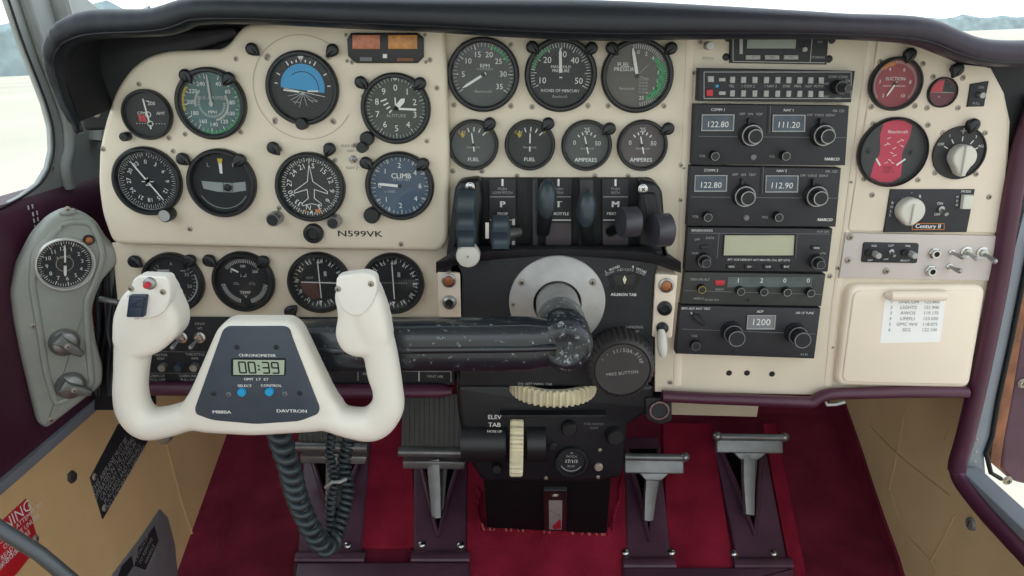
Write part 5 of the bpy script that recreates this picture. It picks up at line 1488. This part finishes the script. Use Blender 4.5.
# insert plate
FI = PF(YY - .0165)
m = MB(YPLATE); ins = [(224, 327), (288, 327), (320, 408), (318, 414), (300, 421), (256, 424), (212, 420), (196, 414), (195, 408)]
m.prism(FI, rnd(FI.pts(ins), .006), -.003, .0005, .0005, 2); ip = m.build('clock_plate', yk)
def T(t, x, y, h, mt=WHITE, **k): m.text(FI, t, *FI.at(x, y), h * s, .0008, mt, **k)
m = MB(WHITE); T('CHRONOMETER', 257.5, 355.2, 2.7, sx=1.25, bold=.04); T('GMT  LT  ET', 256.5, 379, 2.6, sx=1.2, bold=.04); T('SELECT', 245, 385.6, 2.6, sx=1.15, bold=.04); T('CONTROL', 271.5, 385.3, 2.6, sx=1.15, bold=.04)
T('M880A', 222, 411.8, 3.4, sx=1.3, bold=.05); T('DAVTRON', 292, 410.8, 3.4, sx=1.3, bold=.04); m.build('lettering', ip, smooth=0)
m = MB(SEAL); m.prism(FI, rnd(FI.pts([(231.5, 358), (286, 358), (286, 375), (231.5, 375.5)]), .002), .0005, .0016); m.prism(FI, FI.pts([(234, 359), (285, 359.5), (284.5, 374), (234, 374)]), .0016, .0019, mt=LCDM); m.build('clock_screen', ip)
m = MB(LCDD); m.seg7(FI, '00:39', *FI.at(259.5, 366.8), 11.2 * s, .0022, slant=-.03); m.build('digits', ip)
for x, y in ((242.5, 391.5), (270, 391)):
    m = MB(CYAN); a, b = FI.at(x, y); m.lathe(FI, a, b, [(4.3 * s, 0), (4.3 * s, .003), (3.6 * s, .004), (0, .0042)], 20); m.build('blue_button', ip)['label'] = 'round cyan push button'
for x, y in ((237, 347), (276.5, 347), (214, 393.5), (229, 394), (285, 393.5), (300, 393)):
    m = MB(SCREWM); a, b = FI.at(x, y); screw_mb(m, FI, a, b, 2.1 * s, .0005, RADIO if x not in (229, 285) else INK); m.build('screw', ip)
# coiled cord hanging from the hub
cd = thing('coiled_cord', P(325, 545, -.05), 'black coiled cable hanging in a V below the yoke hub', 'cable')
def coil(pathpx, R, r, turns, name, n=16):
    pts = [P(*p) for p in pathpx]; pts = [V(q) for q in spline([tuple(p) for p in pts], 12)]
    L_ = [0]
    for a, b in zip(pts, pts[1:]): L_.append(L_[-1] + (b - a).length)
    out = []; N = turns * n; j = 0; up = V((0, 1, 0))
    for i in range(N + 1):
        d = L_[-1] * i / N
        while j < len(pts) - 2 and L_[j + 1] < d: j += 1
        k = (d - L_[j]) / max(1e-9, L_[j + 1] - L_[j]); p = pts[j].lerp(pts[j + 1], k); t = (pts[j + 1] - pts[j]).normalized()
        sd = t.cross(up).normalized(); u2 = sd.cross(t).normalized(); a = 2 * math.pi * i / n
        RR = R if not isinstance(R, tuple) else R[0] + (R[1] - R[0]) * i / N
        out.append(p + sd * (RR * math.cos(a)) + u2 * (RR * math.sin(a)))
    m = MB(CABLE); m.sweep(out, r, 8, hint=(0, 1, 0)); m.build(name, cd, smooth=60)
coil([(277, 425, -.19), (282, 445, -.17), (289, 465, -.15), (295, 490, -.12), (304, 515, -.09), (318, 540, -.06), (328, 547, -.04), (336, 538, -.02)], (.0088, .0098), .0050, 15, 'thick_coil')
coil([(336, 538, -.02), (343, 515, .0), (347, 490, .02), (344, 462, .04), (348, 440, .05), (346, 420, .05)], (.0080, .007), .0032, 20, 'thin_coil')
coil([(332, 544, -.02), (330, 510, .0), (334, 480, .02), (330, 455, .04), (332, 430, .05)], (.0055, .005), .0026, 22, 'thin_coil')
ct = thing('cable_tie', P(336, 486, -.0), 'white tape tie wrapped round the thinner coils of the cord', 'cable tie')
m = MB(OFFW); m.sweep([P(326, 487, .0), P(332, 482, -.006), (P(340, 482, -.006)), P(346, 479, .0)], (.0035, .0025), 10); m.build('tape', ct)

# ================================================================== PEDALS
def pedal(name, label, x0, x1, ytop, yref, Y, hb, plate=True, armx=None, army=None, armY=None, roller=None):
    """T shaped pedal; x0..x1 px of the foot bar at yref"""
    t = thing(name, P((x0 + x1) / 2, army, armY), label, 'rudder pedal', 'rudder pedals')
    c = P((x0 + x1) / 2, yref, Y); hw = (P(x1, yref, Y) - P(x0, yref, Y)).length / 2
    m = MB(PEDAL)
    if plate:
        G = Fr(c, (1, 0, 0), (0, .28, 1)); H_ = (P(0, ytop, Y).z - c.z) * 1.1
        m2 = MB(PEDALD); m2.prism(G, [(-hw * .97, 0), (hw * .97, 0), (hw * .93, H_), (-hw * .93, H_)], -.006, 0, .001)
        nr = 13
        for i in range(nr):
            x = -hw * .9 + hw * 1.8 * i / (nr - 1); m2.prism(G, [(x - hw * .035, .002), (x + hw * .035, .002), (x + hw * .035, H_ - .003), (x - hw * .035, H_ - .003)], 0, .003, .001)
        m2.build('ribbed_plate', t)
        m.sweep([c + V((-hw * 1.03, -.004, 0)), c + V((hw * 1.03, -.004, 0))], (.009, .009), 16)
        m.build('foot_bar', t)
        m = MB(PEDAL); m.prism(Fr(c, (1, 0, 0), (0, .1, 1)), [(-hw * .92, -.034), (hw * .95, -.034), (hw * 1.0, -.018), (-hw * .92, -.018)], -.012, .004, .003); m.build('lower_rail', t)
        top = c + V((0, .004, -.02))
    else:
        G = Fr(c, (1, 0, 0), (0, .5, 1))
        m.prism(G, [(-hw, -.020), (hw * .98, -.020), (hw * 1.0, .012), (-hw * 1.0, .012)], -.008, .004, .003)
        m.sweep([c + V((-hw * 1.0, -.004, .012)), c + V((hw * 1.02, -.004, .012))], (.0065, .0065), 14)
        m.build('foot_bar', t)
        for sg in (-1, 1):
            if roller and sg not in roller: continue
            m = MB(STEEL); m.ball(Fr(c + V((sg * hw, -.004, .013))), 0, 0, 0, .0085, .009, .0085, n=14, m=8); m.build('end_roller', t)
        m = MB(PEDAL); m.prism(G, [(-hw * .28, -.032), (hw * .24, -.032), (hw * .5, -.019), (-hw * .5, -.019)], -.006, .001, .002); m.build('web', t)
        top = c + V((0, .004, -.012))
    foot = P(armx, army, armY)
    m = MB(PEDAL)
    mid = top.lerp(foot, .5) + V((0, .004, 0))
    m.sweep([top, mid, foot], [(.0135, .008), (.012, .008), (.009, .007)], 8, hint=(0, 1, .3), sq=.5); m.build('arm', t)
    m = MB(PEDALD); m.sweep([top + V((hw * .35, .02, -.004)), foot + V((.006, .012, 0))], (.005, .004), 8, sq=.5); m.build('rear_strut', t)
    return t


pedal('rudder_pedal', 'ribbed pedal half hidden behind the coiled cord and yoke', 297, 367, 410, 446, .30, .01, True, 330, 520, .235)
pedal('rudder_pedal', 'ribbed pedal left of the ELEV TAB drum, fully in view', 400, 466, 398, 451, .28, .01, True, 437, 518, .235)
pedal('rudder_pedal', 'folded T pedal just right of the centre console', 624, 684, 0, 462, .26, .01, False, 648, 520, .235, (1,))
pedal('rudder_pedal', 'folded T pedal farthest to the passenger side', 716, 783, 0, 442, .31, .01, False, 749, 515, .24, (-1, 1))

# leather boots over the pedal slots
def boot(label, poly, slit, rv, bar):
    t = thing('pedal_boot', TOE(*TOE.at(*poly[2]), 0), label, 'pedal boot', 'pedal boots')
    m = MB(PURPD); m.prism(TOE, rnd(TOE.pts(poly), .006), .0002, .008, .003); m.build('leather_strip', t)
    m = MB(VOID); m.prism(TOE, TOE.pts(slit), .006, .0098); m.build('slit', t)  # black sheet for the slit, widened to paint the shadow behind the pedal
    # raised leather flaps at the slit
    for sg in (0, 1):
        a = slit[0] if sg == 0 else slit[1]; b = slit[2]
        m = MB(PURPD); m.sweep([TOE(*TOE.at(*a), .012), TOE(*TOE.at((a[0] + b[0]) / 2, (a[1] + b[1]) / 2), .016), TOE(*TOE.at(*b), .010)], [(.004, .003), (.005, .005), (.003, .003)], 10); m.build('slit_flap', t)
    for x, y in rv:
        m = MB(CHROME); a, b = TOE.at(x, y); m.ball(TOE, a, b, .008, .0078, .0078, .005, n=16, m=8); m.build('snap_stud', t)
    m = MB(PURPD); q = [TOE(*TOE.at(*p), .010) for p in bar]; m.sweep(q, (.012, .007), 12, hint=(0, 0, 1)); m.build('base_fold', t)


boot('burgundy pedal boot beneath the coiled cord', [(305, 440), (372, 440), (361, 562), (298, 562)], [(307, 446), (367, 446), (335, 532)], [(348, 548)], [(297, 560), (366, 560)])
boot('burgundy pedal boot below the fully visible ribbed pedal', [(414, 440), (468, 440), (466, 562), (414, 562)], [(416, 446), (465, 446), (438, 540)], [(422, 547), (461, 548)], [(412, 560), (470, 560)])
boot('burgundy pedal boot just right of the centre console', [(624, 440), (658, 440), (671, 562), (626, 562)], [(626, 452), (658, 452), (649, 545)], [(625, 555), (671, 555)], [(622, 566), (674, 566)])
boot('burgundy pedal boot farthest to the passenger side', [(712, 440), (763, 440), (786, 562), (736, 562)], [(715, 442), (761, 442), (754, 539)], [(733, 556), (773, 556)], [(732, 566), (790, 566)])
lf = thing('floor_flap', TOE(*TOE.at(550, 590), 0), 'dark burgundy leather flap on the floor at the bottom edge below the pilot pedals', 'floor flap')
m = MB(PURPD); m.prism(TOE, rnd(TOE.pts([(295, 566), (470, 566), (472, 620), (290, 620)]), .006), .001, .014, .006); m.build('leather_sheet', lf)
lf = thing('floor_flap', TOE(*TOE.at(700, 590), 0), 'dark burgundy leather flap at the bottom edge below the passenger pedals', 'floor flap')
m = MB(PURPD); m.prism(TOE, rnd(TOE.pts([(622, 571), (792, 571), (800, 620), (620, 620)]), .006), .001, .014, .006); m.build('leather_sheet', lf)
# side carpet with its bound edge, pilot and passenger side
m = MB(CARPETD); q = [FLL(*FLL.at(*p), .003) for p in [(236, 432), (224, 465), (210, 500), (196, 545), (186, 590)]]
m.sweep(spline([tuple(x) for x in q], 4), (.004, .006), 8, mt=PURPD); struct(m.build('trim_5'))
m = MB(CARPETD); q = [FR(*FR.at(*p), .003) for p in [(846, 405), (862, 450), (880, 505), (896, 550), (908, 590)]]
m.sweep(spline([tuple(x) for x in q], 4), (.003, .004), 8, mt=CARPETD); struct(m.build('trim_7'))

# ================================================================== LEFT SIDE PLATE
ANG = R_(41)
FSP = Fr(P(11, 293, -.078), (math.cos(ANG), math.sin(ANG), 0), (0, 0, 1))
sd = thing('side_console', FSP(.05, -.15, 0), 'grey curved side console below the left window with a chrome clock and two selectors', 'side console')
m = MB(SIDEP)
out = [(68, 209), (84, 213), (97, 221), (106, 236), (118, 250), (119, 264), (103, 281), (96, 298), (93, 311), (97, 342), (104, 369), (103, 386), (75, 408), (47, 430), (38, 424), (30, 392), (22, 360), (14, 320), (11, 293), (18, 266), (34, 235), (50, 218)]
m.prism(FSP, rnd(FSP.pts(out), .008), -.02, 0, .007, 4); m.build('console_face', sd)
m = MB(SIDEP)   # raised inner bulges
inn = [(66, 222), (90, 222), (100, 240), (103, 258), (94, 284), (86, 300), (88, 345), (92, 385), (56, 405), (46, 372), (38, 320), (32, 285), (34, 252)]
q = [FSP(*p, .0) for p in rnd(FSP.pts(inn), .008, 4)]
m.sweep([V(x) for x in q + q[:2]], (.004, .0035), 10, hint=tuple(FSP.n)); m.build('pressed_rib', sd)
screws(sd, FSP, [(51, 243), (39, 276), (33, 326), (51, 420)], 2.6, 0)
m = MB(SIDEP); a, b = FSP.at(68, 212); m.ball(FSP, a, b, 0, .010, .005, .005); m.build('top_dimple', sd); screws(sd, FSP, [(67, 209)], 2.6, .003)
g = Gauge('side_clock', 'chrome rimmed round clock set in the grey side console', 66, 265, 27.5, 0, FACE, bez=.89, bmat=BCHROME, hb=.008, plane=FSP, cat='clock')
g.t.location = g.F.o
g.ticks(60, 0, 360, .84, .94, .016); g.ticks(12, 0, 360, .78, .94, .03)
for i in range(12):
    a = R_(30 * (i + 1)); g.text(str(i + 1), math.sin(a) * .64, math.cos(a) * .64, .16)
g.text('8 DAYS', 0, .28, .11, OFFW); g.arc(.3, .32, 0, 360, OFFW)
g.needle(8, -.1, .8, .06, tip=.3, name='minute_hand'); g.needle(188, -.05, .5, .1, tip=.5, name='hour_hand'); g.done()
pl_ = thing('console_lamp', FSP(*FSP.at(88.7, 240), 0), 'little brass lamp beside the chrome clock', 'lamp')
m = MB(BLACK); a, b = FSP.at(88.7, 240); m.lathe(FSP, a, b, [(.0068, 0), (.006, .003), (.004, .003)], 20); m.build('socket', pl_)
m = MB(ORL); m.ball(FSP, a, b, .003, .0042, .0042, .003); m.build('lens', pl_)
for x, y, an_, lab in ((64, 342, -.85, 'upper metal rotary selector on the grey side console'), (70.5, 385, -.55, 'lower metal rotary selector on the grey side console')):
    G = FSP.sub(x, y, 0, an_); t = thing('rotary_selector', G.o, lab, 'selector switch')
    m = MB(STEEL); m.lathe(G, 0, 0, [(.0175, 0), (.0175, .003), (.015, .008), (.012, .010), (0, .010)], 32); m.build('dome', t)
    m = MB(mat('selector_dark_metal', (126, 132, 130), .4, .5) if 'selector_dark_metal' not in MATS else MATS['selector_dark_metal'])
    m.prism(G, [(-.016, -.008), (-.006, -.005), (.010, -.006), (.022, -.003), (.022, .004), (.010, .006), (-.006, .006), (-.014, .009)], .008, .020, .003); m.build('pointer_handle', t)
    screws(t, G, [], 1); mm = MB(SCREWM); screw_mb(mm, G, 0, 0, .003, .020); mm.build('screw', t)
s2 = FSP.sc(70, 350)
for t_, x, y, h in (('ON', 84, 354.5, 3), ('OFF', 85, 364, 3), ('FUEL', 60, 361.5, 2.6)):
    m = MB(OFFW); m.text(FSP, t_, *FSP.at(x, y), h * s2, .0004, OFFW); m.build('lettering', sd)
# dark space with cables between console and boards
wr = thing('wiring_bundle', P(112, 330, .03), 'dark tangle of wires and a metal tube in the gap beside the grey console', 'wiring')
m = MB(KICK); F = PF(.05); m.prism(F, F.pts([(106, 262), (140, 262), (150, 410), (94, 410)]), -.02, 0); m.build('recess', wr)
for i in range(7):
    m = MB([CABLE, BLACK, RADIO][i % 3]); x = 98 + i * 4.5
    q = [P(x + random.uniform(-4, 4), y, .02 - .002 * i) for y in (250, 275, 300, 330, 360, 395)]
    m.sweep(spline([tuple(v) for v in q], 4), .003, 8, hint=(0, 1, 0)); m.build('wire', wr)
m = MB(STEEL); m.sweep([P(100, 299, .0), P(121, 303, .0)], .004, 10); m.ball(Fr(P(121, 303, 0)), 0, 0, 0, .005, .005, .005); m.build('metal_tube', wr)
m = MB(OFFW); m.prism(PF(.01), PF(.01).pts([(110, 262), (122, 262), (123, 290), (113, 292)]), -.004, 0, .001, mt=GPLAC); m.build('metal_plate', wr)

# ================================================================== LEFT WALL ITEMS
def placard(name, label, pp, mt, cat='placard'):
    F = FLL; c = F.at(*pp[0]); t = thing(name, F(c[0], c[1], 0), label, cat)
    m = MB(mt); m.prism(F, F.pts(pp), 0, .002, .0004); m.build('plate', t)
    return t
t = placard('black_placard', 'black placard densely lettered in white on the tan wall left of the yoke', [(118, 424), (150, 430), (147, 441), (102, 519), (89.5, 478)], RADIO)
m = MB(OFFW); A_ = V(FLL.at(108, 445)); B_ = V(FLL.at(97, 480)); C_ = V(FLL.at(143, 443)); D_ = V(FLL.at(112, 495))
for i in range(8):
    k = i / 7; p0 = FLL.at(128 - 33 * k + 5, 428 + 47 * k + 4); p1 = FLL.at(143 - 33 * k, 440 + 56 * k + 2)
    n_ = 14
# rows of lettering run along the wall, drawn as words
def wtext(m, F, t, x, y, h, rot, mt):
    m.text(F, t, *F.at(x, y), h, .0024, mt, rot=rot)
import itertools
def wallrot(F, a, b):
    p, q = F.at(*a), F.at(*b); return math.atan2(q[1] - p[1], q[0] - p[0])
rt = wallrot(FLL, (100, 500), (140, 436))
rows = ['THIS AIRPLANE MUST BE', 'OPERATED IN THE NORMAL', 'CATEGORY AS STATED IN', 'PLACARDS AND MANUALS', 'NO ACROBATICS APPROVED']
for i, r_ in enumerate(rows):
    k = i / 4; m.text(FLL, r_, *FLL.at(109 + 17 * k, 464 + 12 * k), .0088, .0024, OFFW, rot=rt, sx=.8)
m.build('lettering', t, smooth=0); screws(t, FLL, [(103, 508), (93, 477)], 3, .002)
t = placard('red_placard', 'red warning placard in the bottom left corner partly behind a grey tube', [(-12, 533), (25, 499), (38, 545), (16, 573), (-12, 604)], RED2)
m = MB(WHITE); rt2 = wallrot(FLL, (0, 521), (25, 499))
for t_, x, y, h in (('WARNING', 3, 527, .014), ('DO NOT ATTEMPT TO', 18, 524, .006), ('OPERATE UNLESS', 20, 531, .006), ('READ BEFORE', 14, 545, .006), ('FLIGHT CHECK', 12, 553, .006), ('LOCK DOOR', 4, 562, .006)): m.text(FLL, t_, *FLL.at(x, y), h, .0024, WHITE, rot=rt2)
m.build('lettering', t, smooth=0); screws(t, FLL, [(34, 539)], 3.4, .002)
t = placard('grey_placard', 'grey metal placard with black lettered squares low on the tan wall', [(159, 509), (167, 518), (174, 545), (178, 590), (150, 640), (90, 640), (112, 574), (138, 540)], GPLAC)
m = MB(RADIO); m.prism(FLL, FLL.pts([(153, 526), (157, 541), (144, 570), (133, 566), (137, 548)]), .002, .0026); m.prism(FLL, FLL.pts([(120, 566), (130, 556), (132, 566), (124, 578), (112, 590)]), .002, .0026)
rt3 = wallrot(FLL, (137, 562), (152, 532))
for i, r_ in enumerate(('DETACH UP', 'TO REMOVE', 'HANDLE', 'PULL')): m.text(FLL, r_, *FLL.at(140 + i * 4, 548 + i * 3), .0062, .0029, OFFW, rot=rt3)
m.build('lettered_square', t)
bt = thing('wall_bolt', FLL(*FLL.at(71, 477), 0), 'dark slotted bolt in the tan wall left of the black placard', 'bolt')
m = MB(SCREWM); a, b = FLL.at(71, 477); m.lathe(FLL, a, b, [(.009, 0), (.008, .004), (.004, .005), (0, .005)], 6, mt=KNOBG); m.line(FLL, a - .004, b, a + .004, b, .0016, .0056, SEAL); m.build('bolt_head', bt)
lv = thing('vent_handle', P(163, 440, .0), 'small grey metal handle tucked under the left corner of the yoke', 'handle')
m = MB(STEEL); F = PF(.02); m.prism(F, rnd(F.pts([(156, 436), (170, 434), (170, 442), (163, 446), (157, 442)]), .004), -.01, 0, .002); m.build('handle_body', lv)
tb = thing('grey_tube', P(30, 550, -.33), 'dark grey metal tube crossing the bottom left corner', 'tube')
m = MB(mat('tube_grey', (84, 90, 94), .35, .3)); m.sweep([P(-40, 500, -.33), P(0, 529, -.33), P(40, 554, -.32), P(78, 586, -.32), P(110, 625, -.3)], .0068, 16); m.build('tube_body', tb)
# quilting stud on right wall
bt = thing('wall_bolt', FR(*FR.at(972, 524), 0), 'dark slotted bolt in the tan quilted wall under the door sill', 'bolt')
m = MB(SCREWM); a, b = FR.at(972, 524); m.lathe(FR, a, b, [(.010, 0), (.009, .004), (.004, .005), (0, .005)], 16, mt=GPLAC); m.line(FR, a, b - .005, a, b + .005, .0018, .0056, SEAL); m.build('bolt_head', bt)

# ================================================================== LIGHT + CAMERA
w = bpy.data.worlds.new('overcast_sky'); SC.world = w; w.use_nodes = True
nt = w.node_tree; bg = nt.nodes['Background']
tc = nt.nodes.new('ShaderNodeTexCoord'); sx = nt.nodes.new('ShaderNodeSeparateXYZ'); rp = nt.nodes.new('ShaderNodeValToRGB')
nt.links.new(tc.outputs['Generated'], sx.inputs[0]); nt.links.new(sx.outputs['Z'], rp.inputs['Fac'])
rp.color_ramp.elements[0].position = 0; rp.color_ramp.elements[0].color = (.93, .97, 1, 1)
rp.color_ramp.elements[1].position = .6; rp.color_ramp.elements[1].color = (.82, .91, 1, 1)
nt.links.new(rp.outputs['Color'], bg.inputs['Color']); bg.inputs['Strength'].default_value = 1.75
sun = bpy.data.lights.new('sun', 'SUN'); sun.energy = .35; sun.angle = R_(35); sun.color = (1, .96, .9)
so = bpy.data.objects.new('sun', sun); COL.objects.link(so); so.rotation_euler = (R_(38), 0, R_(12))

cam = bpy.data.cameras.new('camera'); co = bpy.data.objects.new('camera', cam); COL.objects.link(co)
cam.sensor_width = 36; cam.lens = FP / 1024 * 36; cam.clip_start = .02; cam.clip_end = 3000
from mathutils import Matrix
M3 = Matrix((rgt, upv, -fwd)).transposed().to_4x4(); M3.translation = CAM
co.matrix_world = M3
SC.camera = co
SC.view_settings.view_transform = 'Standard'; SC.view_settings.look = 'None'; SC.view_settings.gamma = 1; SC.view_settings.exposure = 0.0
SC.view_settings.use_curve_mapping = False
